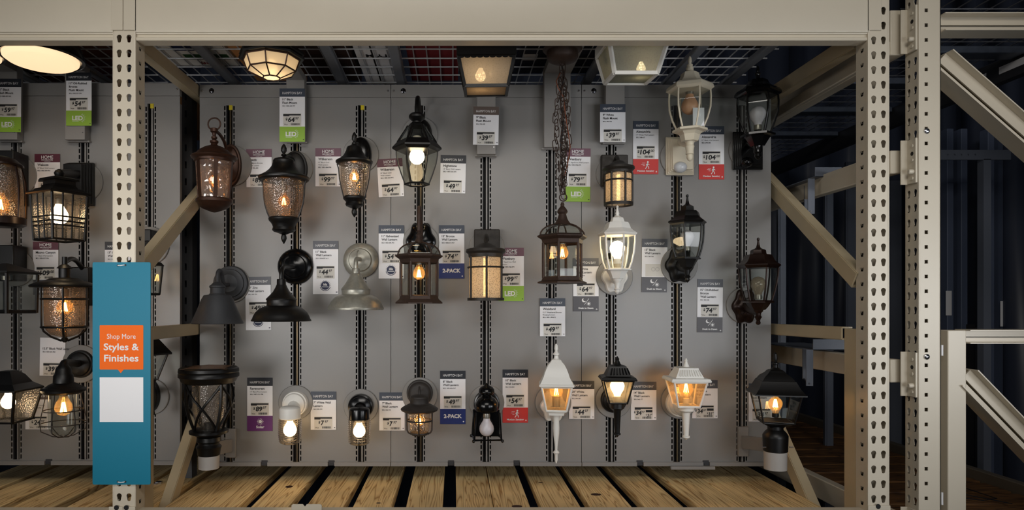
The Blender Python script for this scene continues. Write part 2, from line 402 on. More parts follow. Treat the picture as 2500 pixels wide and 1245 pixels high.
# ---------------------------------------------------------------- uprights
PITCH = .0508
def upright(name, label, x0, x1, front, z0, z1, side, group, zk):
    """front: 'key' keyholes on the face towards the aisle; side: 'left'/'right' visible flank"""
    t = thing(name, label, 'upright', ((x0+x1)/2, DF+.035, z0), group)
    dep = .068; r = .004
    n = int((z1-z0)/PITCH)+1; ys = [zk+PITCH*(k-.5) for k in range(-60, 60)]; ys = [y for y in ys if z0 < y < z1]
    ys = [z0]+ys+[z1]; wd = x1-x0
    def cyc(j): return (ys[j]+ys[j+1])/2 if 0 < j < len(ys)-2 else None
    kh = keyhole(); sq = rectol(.0115, .0125)
    mb = MB(); c = wd/2
    if front == 'key':
        xs = [0, c-.0335, c-.0005, c+.0005, c+.0335, wd]
        xs = [0, c-.031, c, c+.031, wd]
        perf(mb, (x0, DF, 0), (1,0,0), (0,0,1), (0,-1,0), xs, ys,
             lambda i, j: None if (i in (0, 3) or cyc(j) is None) else (c+(-.0168 if i == 1 else .0168), cyc(j)+.004, kh))
    else:
        xs = [0, .016, .036, wd]
        perf(mb, (x0, DF, 0), (1,0,0), (0,0,1), (0,-1,0), xs, ys,
             lambda i, j: None if (i != 1 or cyc(j) is None) else (.026, cyc(j), sq))
    mb.box((x0, DF+.0028, z0), (x0+.0001, DF+.0029, z0+.001))
    mb.build('face_plate', BEIGE, t, smooth=0)
    for sd in ('left', 'right'):
        mb = MB(); X = x0 if sd == 'left' else x1; nx = -1 if sd == 'left' else 1
        if front == 'key':
            perf(mb, (X, DF, 0), (0,1,0), (0,0,1), (nx,0,0), [0, .024, .042, dep], ys,
                 lambda i, j: None if (i != 1 or cyc(j) is None) else (.033, cyc(j)-.0245, sq) if ys[j+1]-ys[j] > .05 else None)
        elif sd == 'left':
            c = dep/2
            perf(mb, (X, DF, 0), (0,1,0), (0,0,1), (nx,0,0), [0, c-.031, c, c+.031, dep], ys,
                 lambda i, j: None if (i in (0, 3) or cyc(j) is None) else (c+(-.0165 if i == 1 else .0165), cyc(j)-.010, kh))
        else: mb.box((X-.003, DF, z0), (X, DF+dep, z1))
        # inner skin so the plate has thickness, and the returned lip
        mb.box((X-nx*.0035, DF+dep-.003, z0), (X-nx*.020, DF+dep, z1))
        mb.build('flank_plate', BEIGE, t, smooth=0)
    # rounded front corners
    for X, sgn in ((x0, -1), (x1, 1)):
        mb = MB(); pr = []
        for k in range(5):
            a = PI/2*k/4; pr.append((X-sgn*.0045+sgn*.005*math.sin(a), DF+.0045-.005*math.cos(a)))
        vs = []
        for a, b in pr: vs += [(a, b, z0), (a, b, z1)]
        mb.add(vs, [(2*i, 2*i+2, 2*i+3, 2*i+1) if sgn > 0 else (2*i, 2*i+1, 2*i+3, 2*i+2) for i in range(4)])
        mb.build('corner_fold', BEIGE, t, smooth=60)
    return t
zk = ZP(95, DF)+.002
XL0, XL1 = XP(275, DF), XP(331, DF)
XR0, XR1 = XP(2119, DF), XP(2171, DF)
XS0, XS1 = XP(2243, DF), XP(2297, DF)
ZB, ZT = .0, CZ+1.12
UL = upright('rack_upright', 'beige keyhole rack upright with a teal sign tied to its front', XL0, XL1, 'key', ZB, ZT, 'right', 'rack uprights', zk)
UR = upright('rack_upright', 'beige keyhole rack upright closing the right end of the lantern bay', XR0, XR1, 'key', ZB, ZT, 'left', 'rack uprights', zk-.006)
US = upright('rack_upright', 'rightmost beige rack upright with square holes down its front', XS0, XS1, 'sq', ZB, ZT, 'left', 'rack uprights', ZP(25, DF))
# bolts in the right upright
for py in (320, 871):
    c = P(2262, py, DF); MB().ydisc((c.x, DF-.0075, c.z), [(0, .0001), (.001, .006), (.004, .0095), (.0085, .0105)], 16).build('bolt', CHROME, US)
# lower reinforcing columns behind the two key-hole uprights
for U, xa, xb in ((UL, XL1-.045, XL1-.002), (UR, XR0+.002, XR0+.045)):
    MB().box((xa, DF+.072, 0), (xb, DF+.145, CZ-.085)).build('reinforcing_column', BEIGE2, U, bevel=.003)
MB().box((XP(2305, DF+.03), DF+.012, 0), (XP(2355, DF+.02), DF+.075, ZP(806, DF+.02))).build('reinforcing_column', BEIGE, US, bevel=.003)
# weld beads on the rightmost upright
for a, b in ((842, 868), (1202, 1232)):
    MB().tube([P(2300, a, DF+.008), P(2300, b, DF+.008)], .0035, 6).build('weld', CARD, US)

# frame struts (each frame is bolted behind its upright)
def strut(U, a, b, h, wd=.038, name='strut', m=BEIGE2):
    """open C channel running in the YZ plane, web on the aisle side of the bay"""
    a = Vector(a); b = Vector(b); d = (b-a).normalized(); nrm = Vector((1,0,0)); up = nrm.cross(d)
    if up.z < 0: up = -up
    mb = MB(); t = .003
    s_ = 1 if U is UL else -1
    web = nrm*(s_*wd/2)
    for c0, hw, hh in ((web, t, h/2), (up*(h/2)-web*0, wd/2, t), (-up*(h/2)+web*0, wd/2, t)):
        q = [a+c0-nrm*hw-up*hh, a+c0+nrm*hw-up*hh, a+c0+nrm*hw+up*hh, a+c0-nrm*hw+up*hh]
        mb.hexa(q, [p+(b-a) for p in q])
    return mb.build(name, m, U)
XFL, XFR = XL1-.047, XR0+.014
def dz(z): return CZ+z
strut(UL, (XFL, DF+.07, dz(.94)), (XFL, 3.32, dz(.94)), .045)
strut(UL, (XFL, DF+.07, dz(.092)), (XFL, 3.32, dz(.70)), .055)
strut(UL, (XFL, DF+.145, dz(-.105)), (XFL, 3.32, dz(-.105)), .042)
strut(UL, (XFL, 3.32, dz(-.135)), (XFL, 2.45, dz(-1.02)), .055)
strut(UR, (XFR, DF+.07, dz(.94)), (XFR, 3.4, dz(.95)), .055)
strut(UR, (XFR, DF+.07, dz(.088)), (XFR, 3.32, dz(.745)), .055)
strut(UR, (XFR, DF+.145, dz(-.103)), (XFR, 3.05, dz(-.108)), .042)
strut(UR, (XFR, 3.3, dz(-.24)), (XFR, 2.5, dz(-.985)), .055)
def xstrut(a, b, h):
    a = Vector(a); b = Vector(b); d = (b-a).normalized(); nrm = Vector((0,1,0)); up = Vector((-d.z, 0, d.x))
    if up.z < 0: up = -up
    mb = MB()
    for c0, hw, hh in ((nrm*.036, .003, h/2), (up*(h*.25)-nrm*.0, .003, h*.25), (-up*(h*.31), .003, h*.19), (up*(h/2), .036, .002), (-up*(h/2), .036, .002)):
        q = [a+c0-nrm*hw-up*hh, a+c0+nrm*hw-up*hh, a+c0+nrm*hw+up*hh, a+c0-nrm*hw+up*hh]
        mb.hexa(q, [p+(b-a) for p in q])
    return mb.build('strut', BEIGE, US)
D2 = DF+.04
xstrut(P(2290, 151, D2), P(2640, 457, D2), .080)
xstrut(P(2350, 920, D2), P(2640, 1220, D2), .075)
xstrut(P(2290, 62, D2), P(2640, 62, D2), .058)
xstrut(P(2350, 821, D2), P(2640, 821, D2), .044)
# far uprights standing behind the display (slotted, dark)
def slotted(name, label, x, D, wdt, z0, z1, m, group='slotted steel posts behind the display'):
    mb = MB(); pit = .0762; ys = []; z = z0
    while z < z1: ys.append(z); z += pit/2
    perf(mb, (x-wdt/2, D, 0), (1,0,0), (0,0,1), (0,-1,0), [0, wdt*.15, wdt*.6, wdt], ys,
         lambda i, j: (wdt*.38, (ys[j]+ys[j+1])/2, rectol(wdt*.2, pit*.40)) if (i == 1 and j % 2 == 0) else None)
    mb.box((x-wdt/2, D+.006, z0), (x-wdt/2+.003, D+.06, z1)); mb.box((x+wdt/2-.003, D+.006, z0), (x+wdt/2, D+.06, z1))
    return tag(mb.build(name, m, smooth=0), label, 'post', group)
slotted('slotted_post', 'dark slotted steel post in the gap left of the main display wall', -1.196, 3.0, .045, 0, dz(1.0), mat('mid_grey_steel', (74, 74, 76), .5))
slotted('slotted_post', 'dim slotted steel post low behind the rightmost strut', XP(2397, 3.45), 3.45, .07, 0, dz(-.1), DARKST)
for px, D, wd, zt, lb in ((1912, 3.5, .03, .6, 'thin dark steel post just right of the display wall'), (2027, 3.7, .035, .72, 'grey steel post behind the crossing beam and diagonal'),
                      (2080, 4.2, .05, .9, 'dark steel post close behind the right keyhole upright'), (2188, 4.3, .07, .8, 'dark steel post seen between the two right uprights')):
    x = XP(px, D)
    tag(MB().box((x-wd/2, D, 0), (x+wd/2, D+.04, dz(zt))).box((x-wd/2-.008, D+.005, 0), (x-wd/2, D+.02, dz(zt))).build('steel_post', mat('slate_steel', (100, 106, 118), .45)), lb, 'post', 'plain steel posts right of the display')

# ---------------------------------------------------------------- beams
def step_beam(name, label, x0, x1, y0, y1, ztop, zbot, zstep, conn, m=BEIGE, lip=.03):
    mb = MB()
    # outer profile in (y, z) swept along x: face, rounded lower edge, step
    r = .006
    pr = [(y0, ztop), (y0, zstep+r), (y0+.002, zstep+.002), (y0+.006, zstep), (y0+.007, zstep-.003), (y0+.012, zstep-.005), (y0+.012, zstep-.012), (y0+.007, zstep-.015), (y0+.007, zbot+.002), (y0+.010, zbot), (y1, zbot), (y1, ztop)]
    n = len(pr)
    mb.add([(x0, a, b) for a, b in pr]+[(x1, a, b) for a, b in pr],
           [tuple(range(n)), tuple(range(n, 2*n))[::-1]]+[(i, n+i, n+(i+1) % n, (i+1) % n) for i in range(n)])
    t = thing(name, label, 'shelf beam', ((x0+x1)/2, y0, zbot), 'shelf beams')
    mb.build('beam_body', m, t, smooth=30)
    for (cx0, cx1, zb, zt, bx) in conn:
        mc = MB(); mc.box((cx0, DF-.006, zb), (cx1, DF-.0005, zt)); o = mc.build('end_connector', m, t, bevel=.002)
        for dzz in (.075,):
            z = zt-dzz
            k = MB(); k.ydisc((bx, DF-.021, z), [(0, .0001), (.0002, .004), (.002, .0075), (.010, .008), (.0105, .011), (.015, .012)], 18)
            k.build('locking_pin', BEIGE, o)
            k = MB(); pts = [(bx+.015*math.copysign(1, 1), DF-.0065, z+.03), (bx+.015, DF-.0065, z-.025), (bx+.007, DF-.0065, z-.034)]
            k.tube([(bx+.002, DF-.007, z+.036)]+pts+[(bx-.004, DF-.0065, z-.034)], .0012, 6); k.build('latch_ridge', BEIGE, o)
            k = MB(); k.ydisc((bx+.002, DF-.0066, z+.072), [(0, .0085), (.001, .0085)], 18); k.build('round_hole', VOID, o)
    return t
zs, zb = ZP(80, DF), ZP(98, DF)
XM = XP(302, DF)
step_beam('shelf_beam', 'wide beige shelf beam across the top of the lantern bay', XP(331, DF)-.001, XP(2121, DF)+.001, DF-.004, DF+.05, dz(1.17), zb, zs,
          [(XM+.0008, XP(331, DF)+.001, ZP(75, DF), dz(1.17), XP(309, DF)), (XP(2119, DF)-.001, XP(2150, DF), ZP(75, DF), dz(1.17), XP(2140, DF))])
step_beam('shelf_beam', 'beige shelf beam across the top of the left bay above the round lit light', XP(-700, DF), XP(276, DF)+.001, DF-.004, DF+.05, dz(1.17), zb, zs,
          [(XP(273, DF)-.001, XM-.0008, ZP(75, DF), dz(1.17), XP(285, DF))])
# folded connector wings reaching back along the flanks
for X0, X1, U in ((XL1+.0005, XL1+.003, UL), (XR0-.003, XR0-.0005, UR)):
    mb = MB(); mb.hexa([(X0, DF-.004, ZP(77, DF)), (X1, DF-.004, ZP(77, DF)), (X1, DF+.065, zb), (X0, DF+.065, zb)],
            [(X0, DF-.004, dz(1.17)), (X1, DF-.004, dz(1.17)), (X1, DF+.065, dz(1.17)), (X0, DF+.065, dz(1.17))]); mb.build('connector_wing', BEIGE, U)
# lower front beams
zl = ZP(1249, DF)
step_beam('shelf_beam', 'beige lower shelf beam at the foot of the lantern bay', XP(331, DF), XP(2121, DF), DF-.004, DF+.05, zl, zl-.13, zl-.10,
          [(XM+.0008, XP(332, DF), zl-.13, ZP(1236, DF), XP(309, DF)), (XP(2117, DF), XP(2172, DF), zl-.13, ZP(1233, DF), XP(2140, DF))])
step_beam('shelf_beam', 'beige lower shelf beam at the foot of the left bay', XP(-700, DF), XP(276, DF), DF-.004, DF+.05, zl, zl-.13, zl-.10,
          [(XP(267, DF), XM-.0008, zl-.13, ZP(1236, DF), XP(285, DF))])
# perpendicular rack: beams running away from the camera
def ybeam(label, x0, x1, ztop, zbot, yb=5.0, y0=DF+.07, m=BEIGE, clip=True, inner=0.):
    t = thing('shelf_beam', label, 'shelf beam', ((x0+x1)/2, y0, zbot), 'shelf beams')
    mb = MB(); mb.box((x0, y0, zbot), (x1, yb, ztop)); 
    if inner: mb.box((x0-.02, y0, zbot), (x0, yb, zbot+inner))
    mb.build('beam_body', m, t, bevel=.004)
    if clip:
        zc = (ztop+zbot)/2; k = MB()
        k.box((XS0-.008, DF+.004, zc-.085), (XS0-.0005, DF+.050, zc+.07)); k.box((XS0-.03, DF+.046, zc-.085), (XS0-.001, DF+.052, zc+.07))
        o = k.build('end_connector', m, t, bevel=.0015)
        k = MB(); pr = [(0, .0085), (.010, .0085), (.011, .006)]
        vs = []
        k.tube([(XS0-.008, DF+.018, zc-.045), (XS0-.020, DF+.018, zc-.045), (XS0-.024, DF+.018, zc-.045)], [.0085, .0085, .006], 14); k.build('locking_pin', m, o)
        for q in (.045, -.005, -.068):
            MB().tube([(XS0-.008, DF+.02, zc+q), (XS0-.012, DF+.02, zc+q)], .006, 12).build('rivet', m, o)
        MB().tube([(XS0-.0075, DF+.022, zc+.018), (XS0-.0088, DF+.022, zc+.018)], .007, 14).build('round_hole', VOID, o)
    return t
ybeam('beige beam running back behind the right keyhole upright at mid height', 1.545, 1.585, dz(.548), dz(.466))
ybeam('beige beam running back below the dark tray right of the display', 1.545, 1.585, dz(-.192), dz(-.274))
ybeam('deep beige beam running back high behind the right keyhole upright', 1.545, 1.595, dz(1.045), dz(.885), inner=.05)
ybeam('beige beam running back at the floor boards right of the display', 1.545, 1.585, dz(-.733), dz(-.82))
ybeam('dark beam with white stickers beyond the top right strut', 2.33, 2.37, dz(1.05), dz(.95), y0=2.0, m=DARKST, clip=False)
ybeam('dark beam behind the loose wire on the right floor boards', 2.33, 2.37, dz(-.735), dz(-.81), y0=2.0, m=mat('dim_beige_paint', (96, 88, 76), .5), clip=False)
for k, (ya, yb_) in enumerate(((2.78, 2.98), (3.05, 3.22))):
    f = Flat(lambda x, y, l: (2.3285-l, x, y), 0.)
    o = MB().box((2.328, ya-.12, dz(.985)), (2.3295, yb_-.12, dz(1.015))).build('sticker', CARD)
    tag(o, ('nearer' if k == 0 else 'farther')+' white sticker on the dark beam at top right', 'sticker', 'stickers on the dark beam')
# galvanized cross joists and wires of that rack's upper deck
for k, (D, lb) in enumerate(((2.72, 'galvanized joist nearest the front under the upper right deck'), (3.1, 'second galvanized joist back under the upper right deck'),
                             (3.55, 'third galvanized joist back under the upper right deck'), (4.05, 'fourth galvanized joist back under the upper right deck'))):
    MBj = MB().box((1.60, D, dz(1.025)), (2.326, D+.08, dz(1.055))); o = MBj.build('deck_joist', mat('galvanized_joist', (96, 104, 118), .4, .6, noise=.3, nscale=30), bevel=.004)
    tag(o, lb, 'joist', 'joists of the right deck')
mb = MB()
for k in range(24): y = 2.4+k*.1; mb.tube([(1.6, y, dz(1.062)), (2.34, y, dz(1.062))], .0025, 5)
for k in range(12): x = 1.63+k*.06; mb.tube([(x, 2.3, dz(1.067)), (x, 4.8, dz(1.067))], .0025, 5)
tag(mb.build('wire_deck', mat('wire_zinc', (120, 122, 128), .4, .7)), 'wire deck high over the perpendicular rack at top right', 'wire deck', 'wire decks')
# its boards
lbs = ['nearest', 'second', 'third', 'fourth', 'fifth', 'sixth', 'seventh', 'eighth', 'ninth', 'tenth', 'eleventh', 'twelfth', 'thirteenth', 'fourteenth', 'fifteenth']
for k in range(13):
    y = 2.46+k*.165
    o = MB().box((1.59, y, dz(-.815)), (2.325, y+.14, dz(-.777))).build('floor_board', PINED, bevel=.004)
    tag(o, lbs[k]+' dark wooden crosswise board of the right rack, counted from the front', 'board', 'crosswise boards of the right rack')
pts = [P(2370, 1195, 2.75)+Vector((0,0,0))]
c0 = Vector((2.07, 2.62, dz(-.772)))
pts = [c0+Vector((.02, .30, .0)), c0+Vector((.055, .18, .012)), c0+Vector((.07, .02, .01)), c0+Vector((0, .0, .008)), c0+Vector((-.06, .06, .004)), c0+Vector((-.03, .1, .01)), c0+Vector((.09, -.03, .004))]
tag(MB().tube(pts, .002, 6).build('loose_wire', INK), 'loose black wire curled on the right rack boards', 'wire')

# dark tray with hanging bracket right of the display, and a second bracket above
def hang_bracket(label, px, py0, py1, D):
    t = thing('hanging_bracket', label, 'bracket', P(px, py1, D), 'hanging tray brackets')
    a, b = P(px, py0, D), P(px, py1, D); c = P(px+38, py1-2, D+.12)
    MB().box((a.x-.014, D, b.z), (a.x+.014, D+.004, a.z)).build('front_strap', mat('slate_steel'), t)
    MB().box((a.x+.055, D+.16, b.z+.01), (a.x+.08, D+.165, a.z)).build('rear_strap', mat('slate_steel'), t)
    MB().tube([(a.x-.004, D-.004, b.z+.01), (a.x+.06, D+.16, b.z+.012)], .0035, 6).build('cross_pin', CHROME, t)
def tray(label, x0, x1, D, z0, z1):
    mb = MB(); mb.box((x0, D, z0), (x1, D+.004, z1)); mb.box((x0, D, z0), (x1, D+.5, z0+.004))
    tag(mb.build('steel_tray', mat('slate_steel'), bevel=.001), label, 'tray', 'steel trays right of the display')
tray('dark steel tray between the two lower beams right of the display', XP(1985, 2.75), XP(2058, 2.75)+.1, 2.75, ZP(855, 2.75), ZP(828, 2.75))
tray('grey steel tray on the crossing beam behind the right diagonal', XP(1990, 2.8), XP(2020, 2.8)+.06, 2.8, ZP(432, 2.8), ZP(408, 2.8))
hang_bracket('bracket hanging under the dark tray beside the lit post lantern', 1977, 854, 942, 2.74)
hang_bracket('bracket hanging from the crossing beam behind the right diagonal', 1981, 436, 522, 2.79)
# perforated grey crossbar far right with its post
x0 = XP(2290, 3.3); mb = MB(); zc = ZP(378, 3.3)
xs = [0]+[.03+.034*k for k in range(6)]+[.36]
perf(mb, (x0, 3.3, zc-.024), (1,0,0), (0,0,1), (0,-1,0), xs, [0, .048], lambda i, j: ((xs[i]+xs[i+1])/2, .024, roundol(.005)) if 0 < i < 6 else None)
mb.box((x0, 3.305, zc-.024), (x0+.36, 3.31, zc+.024))
mb.box((x0+.225, 3.30, 0), (x0+.262, 3.34, zc-.02)); 
tag(mb.build('perforated_bar', mat('slate_steel'), smooth=0), 'grey perforated crossbar on a post in the dark far right', 'bar')
for px, py, h in ((2309, 710, 60), (2442, 735, 62)):
    a = P(px, py, 3.6); b = P(px+14, py+h, 3.6)
    tag(MB().box((a.x, 3.5985, b.z), (b.x, 3.6, a.z)).build('sticker', CARD), 'small white printed sticker '+('beside the rightmost upright' if px < 2400 else 'on a dark panel near the right edge'), 'sticker')
for px in (2306, 2340, 2405, 2440, 2478):
    x = XP(px, 3.62)
    lb = {2306: 'dark blue channel with a sticker touching the rightmost upright', 2340: 'plain dark blue channel second from the rightmost upright', 2405: 'dark blue channel behind the perforated crossbar end', 2440: 'dark blue channel with a white sticker', 2478: 'dark blue channel at the right picture edge'}[px]
    tag(MB().box((x, 3.6, 0), (x+.035, 3.66, dz(.95))).box((x+.035, 3.62, 0), (x+.05, 3.64, dz(.95))).build('steel_channel', mat('slate_blue_steel', (86, 96, 118), .45), bevel=.003), lb, 'channel', 'dark blue channels at far right')

# ---------------------------------------------------------------- display wall panels
PSC = DW/F
def panel(name, label, px0, px1, D, pyT, pyB, stds, group, ext=None):
    x0, x1 = XP(px0, D)+.0012, XP(px1, D)-.0012; zt, zb = ZP(pyT, D), ZP(pyB, D)
    zh = ZP(pyT+31, D); z2 = ZP(pyT+50, D); zbt = ZP(pyB-10, D); zsl = ZP(1127, DW) if D > 2.9 else zbt+.004
    t = thing(name, label, 'display panel', ((x0+x1)/2, D, zb), group)
    u = D/F; hw = 7.8*u; so = 11.2*u; sw = 3.3*u; sh = .0206*KD
    xs = [x0]; kinds = []
    for s_ in stds:
        c = XP(s_, D)
        for a, k in ((c-so-sw, 'p'), (c-so+sw, 's'), (c-hw, 'p'), (c+hw, 'g'), (c+so-sw, 'p'), (c+so+sw, 's')): xs.append(a); kinds.append(k)
    xs.append(x1); kinds.append('p')
    pit = .0280*KD; ys = [zsl]
    while ys[-1]+pit < z2: ys.append(ys[-1]+pit)
    ys.append(z2)
    mb = MB()
    for i in range(len(kinds)):
        a, b = xs[i], xs[i+1]
        if kinds[i] == 'p': mb.add([(a, D, zsl), (b, D, zsl), (b, D, z2), (a, D, z2)], [(0, 1, 2, 3)])
        elif kinds[i] == 's':
            perf(mb, (a, D, 0), (1,0,0), (0,0,1), (0,-1,0), [0, b-a], ys,
                 lambda ii, j: ((b-a)/2, (ys[j]+ys[j+1])/2, rectol((b-a)*.55, sh)) if ys[j+1]-ys[j] > .02 else None, .003)
    mb.box((x0, D, zbt), (x1, D+.003, zsl)); mb.box((x0, D-.0007, z2), (x1, D+.003, zh-.0012))
    mb.box((x0, D+.001, zsl), (x0+.002, D+.02, z2)); mb.box((x1-.002, D+.001, zsl), (x1, D+.02, z2))
    mb.build('sheet', GREY, t, smooth=0)
    MB().box((x0, D-.0025, zh), (x1, D+.02, zt)).build('header_strip', GREY, t, bevel=.001)
    n = 3; wq = (x1-x0)/n
    nx = [x0]+[x0+wq*(k+.5)-.0 for k in range(n) if 0][:0]
    # bottom lip with notches
    cuts = [x0+(x1-x0)*q for q in ((.34, .69) if px0 > 460 and px0 < 900 else ((.315, .66) if px0 < 1400 else (.306, .655)))] if ext is None else ext
    a = x0
    for c in cuts+[None]:
        b = (c-.014) if c else x1
        MB().box((a, D-.012, zb), (b, D+.004, zbt)).build('bottom_lip', GREY, t, bevel=.001)
        if c: MB().box((c-.013, D-.004, zb+.002), (c+.013, D+.01, zbt+.006)).box((c-.008, D-.007, zb+.006), (c+.008, D-.004, zb+.010)).build('notch_clip', DARKST, t); a = c+.014
    for i, s_ in enumerate(stds):
        c = XP(s_, D); g = MB()
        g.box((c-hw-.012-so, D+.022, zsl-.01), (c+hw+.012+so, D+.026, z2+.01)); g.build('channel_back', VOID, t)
        MB().box((c+hw*.05, D+.003, zsl), (c+hw*.5, D+.016, z2-.002)).build('channel_rail', RAILM if s_ in (560, 722.7, 1652, 1025) else GREYB, t)
        MB().box((c-hw, D+.003, zsl), (c-hw*.8, D+.02, z2)).build('channel_edge', DARKST, t)
        if s_ in (560, 881.5, 368): MB().box((c-hw*.1, D-.001, z2-.02), (c+hw*.95, D+.008, z2)).build('yellow_cap', YEL, t)
    for s_, dx in ((px0, 7), (px1, -7)):
        q = P(s_+dx, pyT+15, D); MB().ydisc((q.x, D-.0065, q.z), [(0, .0001), (.0006, .003), (.003, .005), (.004, .0055)], 10).build('screw', CHROME, t)
    if D > 2.9:
        q = P(px0+30, pyT+15, D); MB().ydisc((q.x, D-.0055, q.z), [(0, .0001), (.0005, .007), (.002, .0095), (.003, .0115)], 18).build('lock_knob', mat('dark_chrome', (90, 90, 94), .15, 1), t)
    return t
panel('display_panel', 'grey slotted display panel behind the bronze and barn shade lanterns', 487, 954.5, DW, 207, 1137, [560, 722.7, 881.5], 'display wall panels')
panel('display_panel', 'grey slotted display panel in the middle of the lantern bay', 954.5, 1419.5, DW, 207, 1137, [1025, 1186, 1346], 'display wall panels')
panel('display_panel', 'grey slotted display panel behind the white and black lanterns on the right', 1419.5, 1883, DW, 207, 1137, [1492, 1652, 1811], 'display wall panels')
DL = 3.13*KD
panel('display_panel', 'grey slotted display panel of the left bay behind the keyhole upright', -45, 440, DL, 203, 1134, [40, 205, 368], 'display wall panels', ext=[XP(120, DL)])
# bent plate under the right panel
tag(MB().box((XP(1633, DW), DW-.03, ZP(1143, DW)), (XP(1740, DW), DW-.013, ZP(1135, DW))).build('foot_bracket', GREYB, bevel=.002), 'thin grey foot plate under the right end of the display wall', 'bracket')

# ---------------------------------------------------------------- shelf boards
def plank(xl, xr, label, y0=DF+.16, y1=3.6):
    s_ = 2.534/F
    x0, x1 = (xl-VX)*s_, (xr-VX)*s_
    mb = MB().box((x0, y0, dz(-.813)), (x1, y1, dz(-.775)))
    return tag(mb.build('shelf_board', PINE, bevel=.004), label, 'board', 'lengthwise shelf boards')
pl = [(-250, -143), (-120, -22), (10, 112), (147, 245), (262, 359), (390, 486), (488, 571), (604, 696), (740, 834), (857, 953), (989, 1080), (1114, 1206),
      (1208, 1298), (1326, 1423), (1447, 1550), (1583, 1678), (1714, 1823), (1825, 1933), (1935, 2020)]
ordn = ['first', 'second', 'third', 'fourth', 'fifth', 'sixth', 'seventh', 'eighth', 'ninth', 'tenth', 'eleventh', 'twelfth', 'thirteenth', 'fourteenth']
for i, (a, b) in enumerate(pl):
    if i < 5: lb = 'wooden shelf board of the left bay, %s from the left edge' % ordn[i]
    else: lb = 'wooden shelf board of the lantern bay, %s from its left end' % ordn[i-5]
    plank(a, b, lb)
# knots
KN = mat('dark_knot', (60, 30, 16), .7)
def knot(px, py, w_, h_, name):
    k_ = (dz(-.775)-CZ); D = -k_*F/(py-VY); c = P(px, py, D); o = bpy.data.objects.get(name)
    mb = MB(); mb.lathe((0, 0), [(.0006, w_*D/F*.6), (.0002, w_*D/F)], 14)
    mb.build('knot', KN, o, xf=Matrix.Translation((c.x, D, dz(-.775))) @ Matrix.Diagonal((1, h_, 1, 1)))
BO = sorted([o.name for o in bpy.data.objects if o.name.startswith('shelf_board')])
for px, py, w_, h_ in ((706, 1188, 9, 1.2), (924, 1228, 6, .8), (1320, 1178, 6, .7), (1262, 1236, 13, .8), (1455, 1207, 13, .8), (1160, 1206, 3, 1)):
    D = .775*F/(py-VY); x = (px-VX)/F*D
    for n_ in BO:
        o = bpy.data.objects[n_]; vx = [v.co.x+o.location.x for v in o.data.vertices]
        if min(vx) < x-.005 and x+.005 < max(vx): knot(px, py, w_, h_, n_); break
# beam clip at bottom centre
t = P(750, 1245, DF)
mb = MB(); s_ = DF/F
pr = [(-37, 8), (-37, -13), (-34, -16), (-9, -16), (-4, -10), (0, -16), (34, -16), (37, -13), (37, 8)]
mb.prism([(t.x+a*s_, DF-.010, t.z-b*s_) for a, b in pr][::-1], (0, .004, 0))
tag(mb.build('beam_clip', BEIGE, bevel=.001), 'small beige notched clip standing on the bottom front beam', 'clip')
q = P(386, 1160, 2.9)
mb = MB(); mb.box((q.x-.012, 2.9, dz(-.7748)), (q.x+.012, 2.92, dz(-.766))); mb.box((q.x-.016, 2.885, dz(-.7748)), (q.x, 2.9, dz(-.768)))
tag(mb.build('foil_scrap', CHROME), 'small silver scrap lying on a board beside the left upright', 'scrap')

# ---------------------------------------------------------------- overhead wire deck and cartons
ZD = 1.06
WZ = mat('bright_deck_wire', (190, 192, 196), .4, .15)
for k, (xa, xb, lb) in enumerate(((-1.235, .10, 'left wire deck over the lantern bay'), (.12, 1.345, 'right wire deck over the lantern bay'), (-2.6, -1.36, 'wire deck over the left bay'))):
    t = thing('wire_deck', lb, 'wire deck', ((xa+xb)/2, 2.8, dz(ZD)), 'wire decks')
    mb = MB()
    y = 2.46
    for q in range(10): mb.tube([(xa, y, dz(ZD)), (xb, y, dz(ZD))], .0030, 6); y += .104
    mb.build('cross_wires', WZ, t)
    mb = MB(); x = xa+.01
    while x < xb: mb.tube([(x, DF+.05, dz(ZD+.006)), (x, 3.42, dz(ZD+.006))], .0028, 6); x += .0555
    mb.build('long_wires', WZ, t)
    for x in ((-1.03, -.52, -.245), (1.0, 1.275, .62), (-1.62, -1.95))[k]:
        MB().box((x-.022, DF+.055, dz(ZD-.028)), (x+.022, 3.40, dz(ZD-.005))).build('support_channel', mat('support_grey', (138, 142, 150), .5, .1), t, bevel=.006)
def carton(label, x0, x1, y0, y1, h, rgb, z=ZD+.012, name='carton', prints=()):
    m = mat('carton_%d_%d_%d' % rgb, rgb, .7, noise=.12, nscale=5)
    t = thing(name, label, 'carton', ((x0+x1)/2, (y0+y1)/2, dz(z)), 'cartons stored on the wire decks')
    MB().box((x0, y0, dz(z)), (x1, y1, dz(z+h))).build('box_body', m, t, bevel=.002)
    for kind, mm, args in prints:
        f = Flat(lambda X, Y, l: (X, Y, dz(z)-.001), 0)
        if kind == 'rect': f.mb.add([(args[0], args[1], dz(z)-.0008), (args[2], args[1], dz(z)-.0008), (args[2], args[3], dz(z)-.0008), (args[0], args[3], dz(z)-.0008)], [(0, 1, 2, 3)]); f.mb.build('printed_panel', mm, t, smooth=0)
        else:
            s2, X, Y, sz = args; vs, fs, a, b = text_mesh(s2, sz, .02)
            MB().add([(X+vx, Y+vy, dz(z)-.0015) for vx, vy in vs], fs).build('printed_text', mm, t, smooth=0)
RED = mat('carton_red_print', (150, 20, 36), .6); GRN = mat('carton_green_print', (40, 80, 36), .6); BLU = mat('carton_blue_print', (28, 40, 84), .6)
